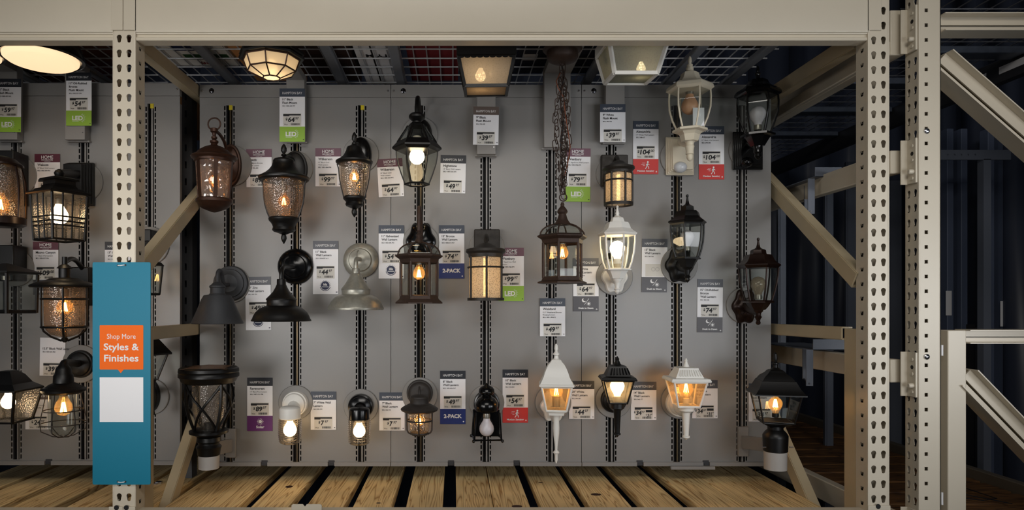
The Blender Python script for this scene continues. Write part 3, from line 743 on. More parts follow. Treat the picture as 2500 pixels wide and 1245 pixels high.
carton('white carton with a red 0.8 square and green strip over the left diagonal', -1.26, -.96, 2.46, 3.0, .2, (244, 238, 230),
       prints=[('rect', RED, (-1.205, 2.58, -1.165, 2.70)), ('text', WINK, ('0.8', -1.200, 2.66, .03)), ('text', INK, ('stayLock', -1.20, 2.73, .035)), ('rect', GRN, (-1.16, 2.86, -.97, 2.92)),
               ('rect', BLU, (-1.18, 2.76, -1.09, 2.82)), ('text', RED, ('nt', -1.12, 2.95, .05))])
carton('brown carton left of the octagonal ceiling light', -.94, -.70, 2.46, 3.2, .2, (214, 150, 92))
carton('tan carton with printed lines right of the octagonal ceiling light', -.62, -.44, 2.44, 2.66, .2, (220, 168, 108), prints=[('text', INK, ('FLOORING', -.60, 2.55, .03))])
carton('dark brown carton behind the tan carton', -.68, -.44, 2.70, 3.2, .2, (60, 36, 26))
carton('white printed carton left of the black square ceiling light', -.42, -.265, 2.44, 3.25, .2, (248, 244, 248), prints=[('text', INK, ('M YTI', -.38, 2.86, .045)), ('rect', VOID, (-.352, 2.44, -.345, 3.2))])
carton('dark red carton with a navy and white end beside the square light', -.20, .02, 2.66, 3.2, .2, (128, 30, 38))
carton('white carton with a navy stripe in front of the dark red one', -.20, .06, 2.44, 2.63, .2, (245, 243, 243), prints=[('rect', BLU, (-.19, 2.58, .05, 2.628)), ('rect', INK, (-.06, 2.45, -.045, 2.57)), ('rect', INK, (.0, 2.45, .015, 2.57))])
carton('pale carton right of the black square ceiling light', .26, .60, 2.44, 2.74, .2, (214, 206, 190))
carton('navy carton with a white label behind the hanging chain canopy', .27, .62, 2.80, 3.1, .2, (30, 34, 52), prints=[('rect', CARD, (.30, 2.86, .36, 2.93))])
carton('brown board pallet deck at the right end of the wire deck', 1.1, 1.5, 2.5, 3.3, .05, (52, 34, 22), z=ZD+.2, name='pallet')
carton('brown board seen in the gap above the dark slotted post', -1.5, -1.235, 3.3, 3.5, .17, (170, 120, 70), z=.86, name='pallet')
carton('reddish brown carton over the left bay beside the keyhole upright', -1.62, -1.37, 2.5, 2.95, .2, (110, 66, 44), prints=[('text', RED, ('HOVEMITS', -1.60, 2.55, .05))])
carton('white and red carton over the left bay behind the round lit light', -1.95, -1.66, 2.95, 3.3, .2, (90, 30, 30), prints=[('text', WINK, ('PROJECT', -1.9, 3.05, .04))])
carton('tan carton at the left edge over the left bay', -2.4, -1.98, 2.5, 3.2, .2, (84, 66, 48))

# ================================================================ lanterns
class Lantern:
    def __init__(s, label, cx, cy, D, std=None, cat='lantern', name='wall_lantern', yaw=0., wallD=None):
        D = D*KD; s.cx, s.D, s.k = cx, D, D/F; s.c = ((cx-VX)*s.k, D); s.std = std; s.wall = wallD or DW
        s.t = thing(name, label, cat, (s.c[0], D, ZP(cy, D)), 'outdoor lights on display'); s.yaw = yaw
        if std is not None: s.sx = XP(std, s.wall)
    def z(s, py): return ZP(py, s.D)
    def prof(s, pr, n=40, rot=0.):
        g = 1.
        if n <= 12: g = 1/max(abs(math.cos(-PI/2+rot+2*PI*k/n)) for k in range(n))
        return [(s.z(y), max(r, .05)*s.k*g) for y, r in pr]
    def lathe(s, name, m, pr, n=40, rot=0., capt=True, capb=True, parent=None, smooth=35, dx=0., bevel=0.):
        return MB().lathe((s.c[0]+dx*s.k, s.c[1]), s.prof(pr, n, rot), n, rot, capt, capb).build(name, m, parent or s.t, smooth=smooth, bevel=bevel)
    def glass(s, m, pr, n=40, rot=0., name='glass', smooth=35):
        return s.lathe(name, m, pr, n, rot, False, False, smooth=smooth if n > 12 else 20)
    def pt(s, py, r, ang):   # ang from the camera direction, anticlockwise seen from above
        t = -PI/2+ang; return Vector((s.c[0]+r*s.k*math.cos(t), s.c[1]+r*s.k*math.sin(t), s.z(py)))
    def bars(s, m, pr, n, rot, wd, name='bar', rnd=False):
        g = 1.
        if n <= 12 and not rnd: g = 1/max(abs(math.cos(-PI/2+rot+2*PI*k/n)) for k in range(n))
        for k in range(n):
            MB().tube([s.pt(y, r*g, rot+2*PI*k/n) for y, r in pr], wd*s.k/2, 6).build(name, m, s.t)
    def hoop(s, m, py, r, th, name='hoop', n=None, rot=0.):
        if n:
            g = 1/max(abs(math.cos(-PI/2+rot+2*PI*k/n)) for k in range(n))
            pts = [s.pt(py, r*g, rot+2*PI*k/n) for k in range(n)]
            MB().tube(pts, th*s.k/2, 6, closed=True).build(name, m, s.t)
        else: MB().torus((s.c[0], s.c[1], s.z(py)), r*s.k, th*s.k/2, 'Z').build(name, m, s.t)
    def disc(s, py, r, px=None):
        x = XP(px, s.wall) if px else s.sx
        u = s.wall/F
        MB().ydisc((x, s.wall-.009, ZP(py, s.wall)), [(0, r*u-.002), (.002, r*u), (.0085, r*u)], 44).build('mounting_disc', PLATE, s.t)
    def plate(s, m, py, w_, h_, shape='round', dep=.02, dome=.5, px=None):
        x = XP(px, s.wall) if px else s.sx
        u = s.wall/F; zc = ZP(py, s.wall); y1 = s.wall-.009
        if shape == 'round':
            o = MB().ydisc((x, y1-dep, zc), [(0, .0001), (0, w_*u*dome), (dep*.25, w_*u*.8), (dep*.5, w_*u*.86), (dep*.55, w_*u*.95), (dep, w_*u)], 44, lambda t: (1, h_/w_))
        elif shape == 'rect':
            a, b = w_*u, h_*u; o = MB().box((x-a, y1-dep, zc-b), (x+a, y1, zc+b)); return o.build('backplate', m, s.t, bevel=.004)
        elif shape == 'steprect':
            a, b = w_*u, h_*u; o = MB()
            for q in range(5): o.box((x-a+a*.07*q, y1-dep*(q+1)/5, zc-b+b*.05*q), (x+a-a*.07*q, y1-dep*q/5, zc+b-b*.05*q))
            return o.build('backplate', m, s.t, bevel=.002)
        else:   # shield: scalloped outline
            def ol(t):
                k = 1+.09*math.cos(6*t+PI/2*0) if shape == 'scallop' else 1+.13*abs(math.sin(2*t))
                return (k, k*h_/w_)
            o = MB().ydisc((x, y1-dep, zc), [(0, .0001), (0, w_*u*.5), (dep*.3, w_*u*.72), (dep*.5, w_*u*.8), (dep*.6, w_*u*.93), (dep, w_*u)], 60, ol)
        return o.build('backplate', m, s.t, smooth=40)
    def arm(s, m, pts, r, name='arm'):
        """pts: (t, py) with t 0 at the lantern axis and 1 at the wall plate"""
        out = []
        for q in pts:
            D = s.D+(s.wall-.02-s.D)*q[0]; x = s.c[0]+(s.sx-s.c[0])*q[0]; out.append(Vector((x, D, ZP(q[1], D))))
        # smooth with Catmull-Rom
        P_ = [out[0]]+out+[out[-1]]; cur = []
        for i in range(1, len(P_)-2):
            for j in range(6):
                t = j/6; a, b, c, d = P_[i-1], P_[i], P_[i+1], P_[i+2]
                cur.append(.5*((2*b)+(c-a)*t+(2*a-5*b+4*c-d)*t*t+(3*b-a-3*c+d)*t**3))
        cur.append(out[-1])
        rr = r if isinstance(r, (int, float)) else None
        rad = [rr*s.k]*len(cur) if rr else [(r[0]+(r[1]-r[0])*i/(len(cur)-1))*s.k for i in range(len(cur))]
        return MB().tube(cur, rad, 12).build(name, m, s.t)
    def bulb(s, kind, py, r, base='up', fil=None, sock=SOCK, dx=0.):
        """py: centre of the bulb's round part, r its radius in px; base up or down"""
        sg = -1 if base == 'up' else 1
        c = (s.c[0]+dx*s.k, s.c[1])
        pr = [(py-sg*r, .3), (py-sg*r*.92, r*.4), (py-sg*r*.7, r*.72), (py-sg*r*.35, r*.94), (py, r), (py+sg*r*.4, r*.93), (py+sg*r*.8, r*.72), (py+sg*r*1.15, r*.5), (py+sg*r*1.5, r*.42)]
        if base == 'up': pr = pr[::-1]
        m = {'clear': BULBG, 'lit': LITW, 'bright': LITB, 'off': OFFB, 'peach': ORNG}[kind]
        o = MB().lathe(c, [(s.z(y), max(q, .1)*s.k) for y, q in pr], 24).build('bulb', m, s.t)
        b0, b1 = py+sg*r*1.45, py+sg*r*2.1
        ya, yb = (b1, b0) if base == 'up' else (b0, b1)
        MB().lathe(c, [(s.z(ya), r*.46*s.k), (s.z((ya+yb)/2), r*.5*s.k), (s.z(yb), r*.46*s.k)], 16).build('bulb_base', sock, o)
        if kind == 'clear' and fil:
            mb = MB(); zc = s.z(py); h = r*.8*s.k; q = r*.22*s.k
            for k in range(6):
                a = 2*PI*k/6+.3; x, y = c[0]+q*math.cos(a), c[1]+q*math.sin(a)
                mb.tube([(x*.0+c[0]+q*.55*math.cos(a), c[1]+q*.55*math.sin(a), zc+h*.8), (x+q*.6*math.cos(a), y+q*.6*math.sin(a), zc-h*.7)], .0011, 5)
            mb.build('filament', FIL if fil == 'hot' else FILD, o)
            MB().tube([(c[0], c[1], s.z(py+sg*r*1.4)), (c[0], c[1], zc)], .0015, 5).build('filament_stem', mat('filament_stem_glass', (180, 170, 150), .3), o)
        return o
    def socket(s, m, y0, y1, r, name='socket'): return s.lathe(name, m, [(y0, r), (y1, r)], 20)
    def finial(s, m, pr, name='finial'): return s.lathe(name, m, pr, 20)
    def bracket(s, m=GREYB): pass

def ramp_roof(a, b, y0, y1, n=6, p=.6):   # concave/convex roof from half-width a at y0 to b at y1
    return [(y0+(y1-y0)*i/n, a+(b-a)*(i/n)**p) for i in range(n+1)]

# --- 16 inch brown bronze lantern, top left of the bay
L = Lantern('brown bronze lantern with a ring on top and rippled glass', 523, 518, 3.0, 566)
m = BRONZE
MB().torus((L.c[0], L.c[1], L.z(303)), 15*L.k, 1.9*L.k, 'Y').build('ring', m, L.t)
L.lathe('hook_block', m, [(312, 4), (314, 9), (322, 9), (325, 5), (332, 4)], 20)
L.finial(m, [(332, 3), (334, 7), (338, 7), (341, 4), (344, 10), (348, 10), (351, 7), (355, 9), (358, 15)])
L.lathe('dome', m, [(357, 14), (360, 22), (366, 32), (373, 40), (380, 45), (383, 46)])
L.lathe('upper_rim', m, [(379, 46), (381, 52), (384, 55), (388, 53), (391, 48), (396, 47), (397, 43)])
L.glass(WATER, [(394, 43), (488, 37)])
for k in range(6): MB().bar(L.pt(394, 45, .42+k*PI/3), L.pt(490, 39, .42+k*PI/3), 9*L.k, 3*L.k, up=Vector((math.cos(-PI/2+.42+k*PI/3), math.sin(-PI/2+.42+k*PI/3), 0))).build('bar', m, L.t)
L.lathe('lower_rim', m, [(485, 40), (488, 43), (494, 43), (497, 40), (503, 37), (509, 28), (514, 16), (518, 6), (519, .5)])
L.bulb('clear', 440, 13, 'down', 'dim')
L.plate(m, 405, 26, 52, 'round', .03); L.disc(405, 50)
L.arm(m, [(0, 322), (.25, 325), (.6, 345), (.8, 372), (1, 395)], 4)

# --- large black urn lantern
L = Lantern('largest black urn lantern with smoky seeded glass and leaf finials', 693, 590, 2.976, 722.7)
m = BLACK
L.finial(m, [(351, .5), (355, 4), (362, 7), (369, 7), (375, 3), (377, 6), (380, 7), (382, 3), (386, 8), (388, 14)])
L.lathe('roof', m, [(386, 14), (389, 23), (393, 26), (397, 26), (401, 27), (408, 30), (416, 36), (423, 44), (429, 54), (433, 61)])
L.lathe('upper_rim', m, [(432, 60), (435, 61), (439, 60), (442, 56), (443, 52)])
L.glass(AMBER, [(441, 49), (455, 50), (475, 49), (495, 46), (515, 40), (533, 32)])
L.bars(m, [(440, 56), (452, 52), (475, 51), (497, 48), (517, 42), (536, 34)], 2, PI/2-.1, 4, rnd=True)
L.lathe('lower_cup', m, [(531, 34), (534, 37), (539, 36), (544, 31), (549, 28), (555, 26), (558, 27), (562, 28), (566, 24), (569, 14), (573, 5)])
L.finial(m, [(572, 3), (575, 6), (582, 7), (588, 5), (593, 2), (596, .3)], 'drop_finial')
L.bulb('clear', 492, 14, 'up', 'dim'); L.socket(SOCK, 443, 464, 9)
L.plate(m, 415, 30, 46, 'round', .035); L.disc(412, 42)
L.arm(m, [(.0, 383), (.35, 380), (.7, 385), (1, 400)], 4)

# --- medium black urn lantern
L = Lantern('slim black urn lantern with seeded glass, upper middle left', 865, 530, 2.99, 881.5)
L.finial(m, [(322, .5), (327, 4), (333, 6), (340, 6), (346, 3), (349, 6), (352, 6), (355, 9), (357, 13)])
L.lathe('roof', m, [(356, 11), (359, 17), (363, 19), (368, 20), (374, 23), (381, 27), (387, 34), (392, 41)])
L.lathe('upper_rim', m, [(391, 41), (394, 45), (397, 45), (400, 42), (402, 38)])
L.glass(SEED, [(400, 37), (415, 37), (435, 35), (455, 31), (470, 27), (481, 24)])
L.bars(m, [(399, 43), (412, 39), (435, 37), (455, 33), (470, 29), (484, 26)], 2, PI/2-.1, 3, rnd=True)
L.lathe('lower_cup', m, [(479, 24), (482, 27), (486, 27), (490, 23), (494, 20), (499, 22), (503, 20), (507, 11), (510, 5)])
L.finial(m, [(509, 3), (512, 6), (518, 7), (524, 5), (530, 1)], 'drop_finial')
L.bulb('clear', 432, 12, 'up', 'hot'); L.socket(SOCK, 402, 412, 9)
L.plate(BLKGL, 380, 27, 44, 'round', .035); L.disc(378, 44)
L.arm(m, [(0, 352), (.4, 350), (.75, 356), (1, 368)], 4)

# --- black bevelled-glass lantern with hook top
L = Lantern('black lantern with clear angled panes, glowing bulb and hook arm', 1018, 456, 3.0, 1025)
n, r0 = 6, PI/6+.08
L.arm(m, [(.0, 288), (.03, 262), (.12, 245), (.3, 239), (.5, 245), (.8, 275), (1, 300)], [5.5, 6])
L.lathe('top_knob', m, [(276, 8), (278, 16), (283, 20), (288, 20), (293, 15), (297, 10), (300, 10), (302, 16)])
L.lathe('upper_cap', m, [(301, 15), (306, 20), (310, 22)], n, r0, smooth=20)
L.glass(CLEAR, [(309, 21), (346, 44)], n, r0, 'upper_glass')
L.bars(m, [(308, 22), (316, 26), (334, 38), (348, 47)], n, r0, 6)
L.lathe('roof_rim', m, [(345, 46), (349, 50), (360, 60), (364, 60), (369, 52), (370, 49)], n, r0, smooth=20)
L.glass(CLEAR, [(367, 50), (378, 50), (400, 46), (425, 38), (448, 29)], n, r0)
L.bars(m, [(367, 50), (378, 50), (400, 46), (425, 38), (449, 29)], n, r0, 3.2)
L.hoop(m, 450, 29, 5, 'lower_rim', n, r0)
L.bulb('bright', 383, 18.5, 'up'); L.socket(mat('cream_socket', (190, 180, 160), .5), 333, 350, 10)
L.plate(m, 330, 30, 40, 'round', .02); L.disc(330, 44)

# --- weathered bronze birdcage lantern
def birdcage(L, m, y, hw, n, r0, bulbpy, fil, top):
    y0, y1, y2, y3 = y   # dome top, band, cage bottom, base bottom
    dome = [(y0+(y1-y0)*(1-math.cos(a*PI/12)), hw*.10+hw*.80*math.sin(a*PI/12)) for a in range(0, 7)]
    L.glass(CLEAR, dome, n, r0, 'dome_glass', 20)
    L.bars(m, dome, n, r0, 4, 'dome_rib')
    L.finial(m, top)
    L.lathe('band', m, [(y1-2, hw*.86), (y1+2, hw*1.02), (y1+5, hw), (y1+11, hw*.84), (y1+20, hw*.80), (y1+22, hw*.74)], n, r0, smooth=20, capt=False, capb=False)
    L.glass(CLEAR, [(y1+18, hw*.74), (y2, hw*.74)], n, r0)
    L.bars(m, [(y1+18, hw*.77), (y2+2, hw*.77)], n, r0, 7, 'bar')
    L.lathe('base', m, [(y2-2, hw*.70), (y2, hw*.80), (y2+8, hw*.84), (y3-3, hw), (y3, hw*1.0)], n, r0, smooth=20, capt=False)
    L.bulb('clear', bulbpy, 15, 'up', fil); L.socket(mat('cream_socket'), bulbpy-48, bulbpy-30, 11)
L = Lantern('weathered bronze birdcage wall lantern with a curled top arm', 1023, 742, 2.99, 1028)
birdcage(L, WBRONZE, (592, 622, 722, 741), 57, 6, PI/6+.12, 668, 'hot', [(560, 4), (566, 7), (569, 4), (574, 8), (579, 6), (586, 9), (594, 13)])
L.arm(WBRONZE, [(0, 572), (.0, 548), (.05, 520), (.15, 508), (.3, 511), (.55, 535), (.8, 570), (1, 590)], [4.5, 7])
L.plate(BLKGL, 590, 34, 46, 'scallop', .025); L.disc(592, 44)

# --- round aged iron lantern, large
def drum(L, m, top, rim, gl, hw, hoops, rot, plate_, r_out):
    L.lathe('roof', m, top)
    L.lathe('rim', m, rim)
    L.glass(CRACK, [(gl[0], hw-1.5), (gl[1], hw-1.5)])
    L.lathe('led_core', LEDM, [(gl[0], hw*.14), (gl[1]-6, hw*.14)], 20)
    L.bars(m, [(gl[0]-3, hw+.5), (gl[1]+2, hw+.5)], 6, rot, 5.5, rnd=True)
    for h in hoops: L.hoop(m, h, hw+1, 4.5)
    L.lathe('lower_rim', m, [(gl[1]-3, hw), (gl[1]-3, hw+3), (gl[1]+4, hw+3), (gl[1]+4, hw), (gl[1]-3, hw)], capt=False, capb=False)
L = Lantern('large round aged iron lantern glowing through crackled glass', 1186, 735, 3.02, 1188)
drum(L, IRON, [(592, 3), (595, 12), (600, 22), (606, 34), (609, 42)], [(607, 42), (609, 48), (615, 49), (618, 46), (620, 43), (628, 42), (629, 38)], (630, 730), 42, (653,), .0, None, 49)
L.plate(IRON, 603, 31, 41, 'rect', .03); L.disc(605, 44); L.arm(IRON, [(0, 596), (.15, 580), (.5, 576), (1, 590)], 5)

# --- round aged iron lantern, small
L = Lantern('small round black iron lantern glowing through crackled glass, under the 9 inch tag', 1510, 503, 3.05, 1496)
drum(L, IRON, [(391, 3), (394, 12), (399, 18), (404, 26), (407, 32)], [(406, 32), (408, 38), (413, 39), (416, 36), (418, 33), (424, 32), (425, 29)], (426, 498), 32, (442,), .28, None, 38)
L.plate(IRON, 420, 32, 38, 'rect', .03); L.disc(425, 42); L.arm(IRON, [(0, 396), (.15, 386), (.5, 384), (1, 400)], 4)

# --- white six sided motion lantern (cream)
def carriage(L, m, fin, roof, cage, lower, drop, n, r0, barw=4, gm=CLEAR):
    L.finial(m, fin)
    L.lathe('roof', m, roof, n, r0, smooth=20)
    L.glass(gm, cage, n, r0)
    L.bars(m, [(y, r+1) for y, r in cage], n, r0, barw)
    L.lathe('lower_cup', m, lower, n, r0, smooth=20)
    L.lathe('drop_finial', m, drop, 20)
L = Lantern('cream coach lantern with a motion sensor base, highest on the right', 1684, 430, 3.0, 1657)
carriage(L, CREAM, [(137, .5), (141, 3.5), (150, 5), (156, 3), (158, 7), (162, 7), (164, 5), (166, 9), (172, 9), (175, 5), (178, 11)],
         [(177, 14), (179, 19), (184, 20), (192, 23), (200, 29), (206, 34), (207, 46), (211, 50), (219, 52), (224, 45), (225, 42)],
         [(223, 43), (240, 44), (265, 43), (290, 37), (316, 27)],
         [(313, 28), (316, 38), (321, 38), (323, 28), (330, 22), (345, 18), (346, 12)],
         [(345, 13), (349, 10), (355, 9), (357, 11), (370, 9), (376, 10), (378, 7), (384, 8), (391, 5), (394, .5)], 6, .14, 4.5)
L.bulb('peach', 260, 20, 'up')
MB().box((L.c[0]+.002, L.c[1]-.03, L.z(312)), (L.c[0]+.048, L.c[1]-.0285, L.z(268))).build('paper_label', CARD, L.t)
L.arm(CREAM, [(0, 352), (.35, 350), (.7, 345), (1, 350)], [9, 14])
L.plate(CREAM, 383, 34, 46, 'steprect', .045); L.disc(385, 46)
q = P(1657, 408, DW-.06); MB().sphere((q.x+.008, DW-.056, q.z), .028, 20, .85).build('motion_sensor', mat('sensor_dome', (205, 208, 212), .15), L.t)

# --- black six sided motion lantern
L = Lantern('gloss black coach lantern with motion sensor base, at the right end near the beam', 1850, 415, 3.0, 1822)
carriage(L, BLKGL, [(160, .5), (164, 3), (172, 4), (176, 3), (178, 6), (183, 6), (186, 4), (190, 5), (196, 8)],
         [(194, 10), (197, 20), (206, 24), (214, 32), (220, 44), (226, 48), (232, 49), (236, 43), (237, 40)],
         [(235, 40), (252, 41), (275, 40), (300, 33), (328, 24)],
         [(325, 26), (328, 36), (333, 36), (335, 26), (346, 20), (357, 14)],
         [(356, 11), (362, 9), (372, 10), (376, 7), (382, 8), (388, 4), (390, .5)], 6, .10, 5)
L.bulb('off', 278, 19, 'down')
L.arm(BLKGL, [(0, 360), (.35, 358), (.7, 350), (1, 350)], [8, 13])
L.plate(BLKGL, 370, 36, 46, 'steprect', .045); L.disc(368, 44)
q = P(1826, 395, DW-.06); MB().sphere((q.x, DW-.05, q.z), .026, 20, .85).build('motion_sensor', BLKGL, L.t)

# --- white 15 inch
L = Lantern('white coach lantern with a bright lit bulb, in the middle row', 1507, 720, 3.03, 1499)
carriage(L, WHITE, [(501, .5), (503, 3), (506, 3), (508, 2), (514, 3), (522, 5), (524, 4), (527, 5), (530, 10)],
         [(529, 8), (532, 13), (538, 15), (542, 16), (543, 24), (549, 27), (558, 30), (564, 36), (568, 42), (570, 44), (573, 43), (576, 40)],
         [(575, 38), (590, 38), (615, 36), (640, 31), (657, 25)],
         [(655, 26), (657, 31), (660, 31), (661, 24), (668, 20), (680, 15), (681, 11)],
         [(680, 13), (684, 12), (688, 8), (697, 6), (702, 5), (706, 8), (709, 5), (712, 7), (716, 4), (718, .5)], 6, .12, 4.5)
L.bulb('bright', 606, 18, 'down', sock=WHITE); L.socket(mat('cream_socket'), 644, 656, 8)
L.arm(WHITE, [(0, 684), (.4, 684), (.7, 680), (1, 672)], [8, 15])
L.plate(WHITE, 676, 30, 40, 'scallop', .03); L.disc(676, 45)

# --- black 15 inch
L = Lantern('black coach lantern with an unlit pear bulb, in the middle row', 1678, 690, 3.03, 1657)
carriage(L, BLACK, [(474, .5), (476, 3.2), (480, 3.2), (482, 2), (490, 3), (498, 5), (500, 7), (503, 12)],
         [(502, 10), (504, 16), (512, 17), (515, 18), (516, 26), (520, 29), (529, 32), (535, 38), (540, 46), (543, 48), (546, 44), (550, 42)],
         [(550, 40), (565, 40), (590, 38), (612, 33), (630, 27)],
         [(628, 28), (630, 34), (633, 33), (634, 26), (642, 21), (652, 16), (653, 12)],
         [(652, 14), (656, 12), (659, 8), (668, 6), (672, 5), (676, 8), (679, 5), (684, 6), (688, 3), (690, .5)], 6, .55, 4.5)
L.bulb('off', 578, 16, 'down', sock=SOCK)
L.arm(BLACK, [(0, 655), (.4, 654), (.7, 650), (1, 645)], [9, 16])
L.plate(BLACK, 648, 33, 42, 'scallop', .03); L.disc(648, 45)

# --- oil rubbed bronze 15 inch
L = Lantern('oil-rubbed bronze coach lantern at the right end of the middle row', 1851, 795, 3.03, 1816)
carriage(L, ORB, [(580, .5), (582, 3.2), (586, 3.2), (588, 2), (596, 3), (604, 5), (606, 7), (609, 12)],
         [(608, 10), (611, 15), (619, 16), (621, 17), (622, 26), (626, 28), (634, 31), (641, 36), (646, 43), (649, 44), (652, 41), (655, 39)],
         [(655, 38), (672, 37), (695, 34), (715, 30), (736, 25)],
         [(733, 27), (736, 31), (739, 31), (740, 24), (748, 20), (756, 14), (757, 11)],
         [(756, 12), (760, 11), (764, 7), (770, 6), (774, 9), (778, 6), (783, 4), (787, 6), (791, 5), (794, .5)], 6, .0, 4.5)
L.bulb('clear', 693, 18, 'down', None)
L.arm(ORB, [(0, 760), (.4, 758), (.7, 752), (1, 745)], [8, 15])
L.plate(ORB, 748, 30, 42, 'scallop', .03); L.disc(746, 44)

# --- zinc barn shade
def gooseneck(L, m, pts, r=4): L.arm(m, pts, r)
L = Lantern('dark zinc barn lantern with a wide cone shade', 531, 790, 3.02, 566)
L.lathe('neck_cap', ZINC, [(688, 5), (690, 10), (695, 15), (698, 19), (702, 19), (703, 17), (716, 17), (717, 19), (720, 20)])
L.lathe('shade', ZINC, [(719, 20), (721, 32), (725, 34), (730, 37), (745, 43), (765, 51), (785, 60), (789, 62), (790, 61)], capb=False)
L.arm(ZINC, [(0, 692), (0, 674), (.07, 663), (.2, 661), (.32, 670), (.42, 688), (.6, 695), (1, 694)], 5)
MB().ydisc((L.sx, DW-.045, ZP(692, DW)), [(0, .0001), (0, .038), (.01, .05), (.012, .060), (.02, .062), (.022, .073), (.035, .077)], 44).build('backplate', ZINC, L.t); L.disc(694, 45)
# --- black barn shade
L = Lantern('black barn lantern with a bell shaped shade', 687, 787, 2.90, 722.7)
L.lathe('neck', BLACK, [(681, 10), (683, 11), (694, 11), (696, 12), (703, 15), (712, 20), (720, 27), (726, 33), (729, 36), (732, 37), (733, 35), (735, 35), (745, 35), (747, 36)])
L.lathe('shade', BLACK, [(746, 36), (749, 44), (755, 54), (763, 62), (772, 67), (778, 69), (782, 72), (784, 71), (784, 68)], capb=False)
L.arm(BLACK, [(0, 684), (0, 668), (.08, 655), (.3, 652), (.6, 653), (1, 652)], 5.5)
L.arm(BLACK, [(.15, 658), (.2, 636), (.45, 628), (.5, 628)], 1.6, 'hook_wire')
MB().ydisc((L.sx, DW-.045, ZP(651, DW)), [(-.004, .0001), (-.004, .016), (0, .027), (.006, .047), (.016, .051), (.02, .067), (.03, .077), (.035, .078)], 44).build('backplate', BLKGL, L.t)
# --- galvanized barn shade
L = Lantern('galvanized silver barn lantern with a bell shaped shade', 869, 757, 3.0, 881.5)
L.lathe('neck', GALV, [(655, 9), (657, 10), (667, 10), (669, 13), (678, 17), (688, 23), (697, 29), (703, 34), (706, 36), (708, 35), (709, 35), (718, 34), (720, 35)])
L.lathe('shade', GALV, [(719, 35), (721, 42), (726, 51), (734, 59), (744, 64), (750, 67), (753, 68), (757, 67)], capb=False)
L.arm(GALV, [(0, 658), (0, 642), (.08, 634), (.3, 632), (.6, 633), (1, 633)], 5.5)
L.arm(GALV, [(.15, 636), (.25, 616), (.5, 612), (.55, 613)], 1.5, 'hook_wire')
MB().ydisc((L.sx, DW-.045, ZP(636, DW)), [(-.004, .0001), (-.004, .016), (0, .027), (.006, .047), (.016, .051), (.02, .067), (.03, .076), (.035, .076)], 44).build('backplate', GALV, L.t)

# --- solar post lantern on its bracket
def post_arm(L, py0, py1, army, label_side):
    u = DW/F
    x = L.sx
    MB().box((x-.022, DW-.02, ZP(py1, DW)), (x+.022, DW-.003, ZP(py0, DW))).build('bracket_plate', GREYB, L.t, bevel=.002)
    a = Vector((x, DW-.02, ZP(army, DW))); b = Vector((L.c[0], L.D, L.z(army+12)))
    MB().bar(a, b, .02, .055).build('bracket_arm', GREYB, L.t, bevel=.002)
L = Lantern('black solar post lantern with crossed bars, standing on a bracket', 510, 1145, 2.86, 566, cat='post lantern', name='post_lantern')
n, r0 = 8, PI/8
MB().lathe(L.c, L.prof([(890, .5), (897, 60)], 4, PI/4+.1), 4, PI/4+.1).build('solar_panel', mat('solar_panel_glass', (120, 92, 72), .25), L.t)
L.lathe('cap', BLACK, [(896, 66), (899, 70), (906, 71), (909, 69), (912, 71), (919, 71), (922, 67), (928, 65), (934, 60), (935, 56)], 40)
L.glass(SEED, [(934, 40), (1000, 38), (1050, 30)])
CG = [(934, 60), (960, 59), (985, 57), (1010, 51), (1030, 44), (1050, 36)]
L.bars(BLACK, CG, 4, PI/4+.05, 8, rnd=True)
for k in (0, 1, 3):
    for sg in (1, -1):
        pts = []
        for i in range(11):
            f = i/10; y = 936+f*112; r = 58-(0 if f < .3 else (f-.3)*32)
            a = k*PI/2+.05+sg*(-PI/4+PI/2*f)
            pts.append(L.pt(y, r, a))
        MB().tube(pts, 3*L.k, 6).build('cross_bar', BLACK, L.t)
L.lathe('lower_rim', BLACK, [(1046, 38), (1050, 46), (1056, 46), (1059, 38), (1063, 30), (1065, 26), (1066, 28), (1076, 29), (1080, 25), (1084, 25), (1090, 30), (1096, 28), (1110, 26), (1112, 24)])
L.lathe('post_sleeve', mat('light_grey_sleeve', (176, 172, 168), .5), [(1109, 25), (1143, 24)], 32)
L.lathe('led_unit', SOCKB, [(1032, 12), (1050, 14)], 20)
post_arm(L, 1045, 1115, 1085, 0)
# --- black post lantern right
L = Lantern('black square post lantern glowing on a bracket at the right end', 1893, 1147, 2.87, 1811, cat='post lantern', name='post_lantern')
r0 = PI/4-.22; n = 4
carr_c = [(953, 50), (985, 44), (1030, 30)]
L.finial(BLACK, [(860, .5), (864, 4), (875, 5), (882, 4), (884, 3), (886, 8), (889, 8), (891, 6), (897, 6), (900, 10), (903, 14)])
L.lathe('roof', BLACK, [(902, 15), (905, 20), (910, 24), (918, 36), (927, 43), (928, 45), (945, 55), (956, 65), (958, 68), (961, 68), (962, 60)], n, r0, smooth=20)
L.glass(CLEAR, [(961, 56), (1028, 40)], n, r0)
L.bars(BLACK, [(960, 57), (1029, 41)], n, r0, 4.5)
L.hoop(BLACK, 1028, 41, 6, 'lower_frame', n, r0)
L.lathe('lower_cup', BLACK, [(1026, 38), (1030, 40), (1034, 34), (1038, 22), (1042, 18)], n, r0, smooth=20)
L.lathe('neck', BLACK, [(1040, 18), (1048, 18), (1054, 24), (1062, 29), (1068, 29), (1100, 28), (1102, 26)])
L.lathe('post_sleeve', mat('light_grey_sleeve'), [(1098, 26.5), (1145, 26)], 32)
L.bulb('clear', 985, 16, 'down', 'hot', sock=SOCKB)
for sx_ in (-1, 1): MB().tube([(L.c[0]+sx_*.046, L.c[1]-.02, L.z(1089)), (L.c[0]+sx_*.060, L.c[1]-.02, L.z(1089))], .003, 8).build('set_screw', CHROME, L.t)
post_arm(L, 1040, 1112, 1077, 1)

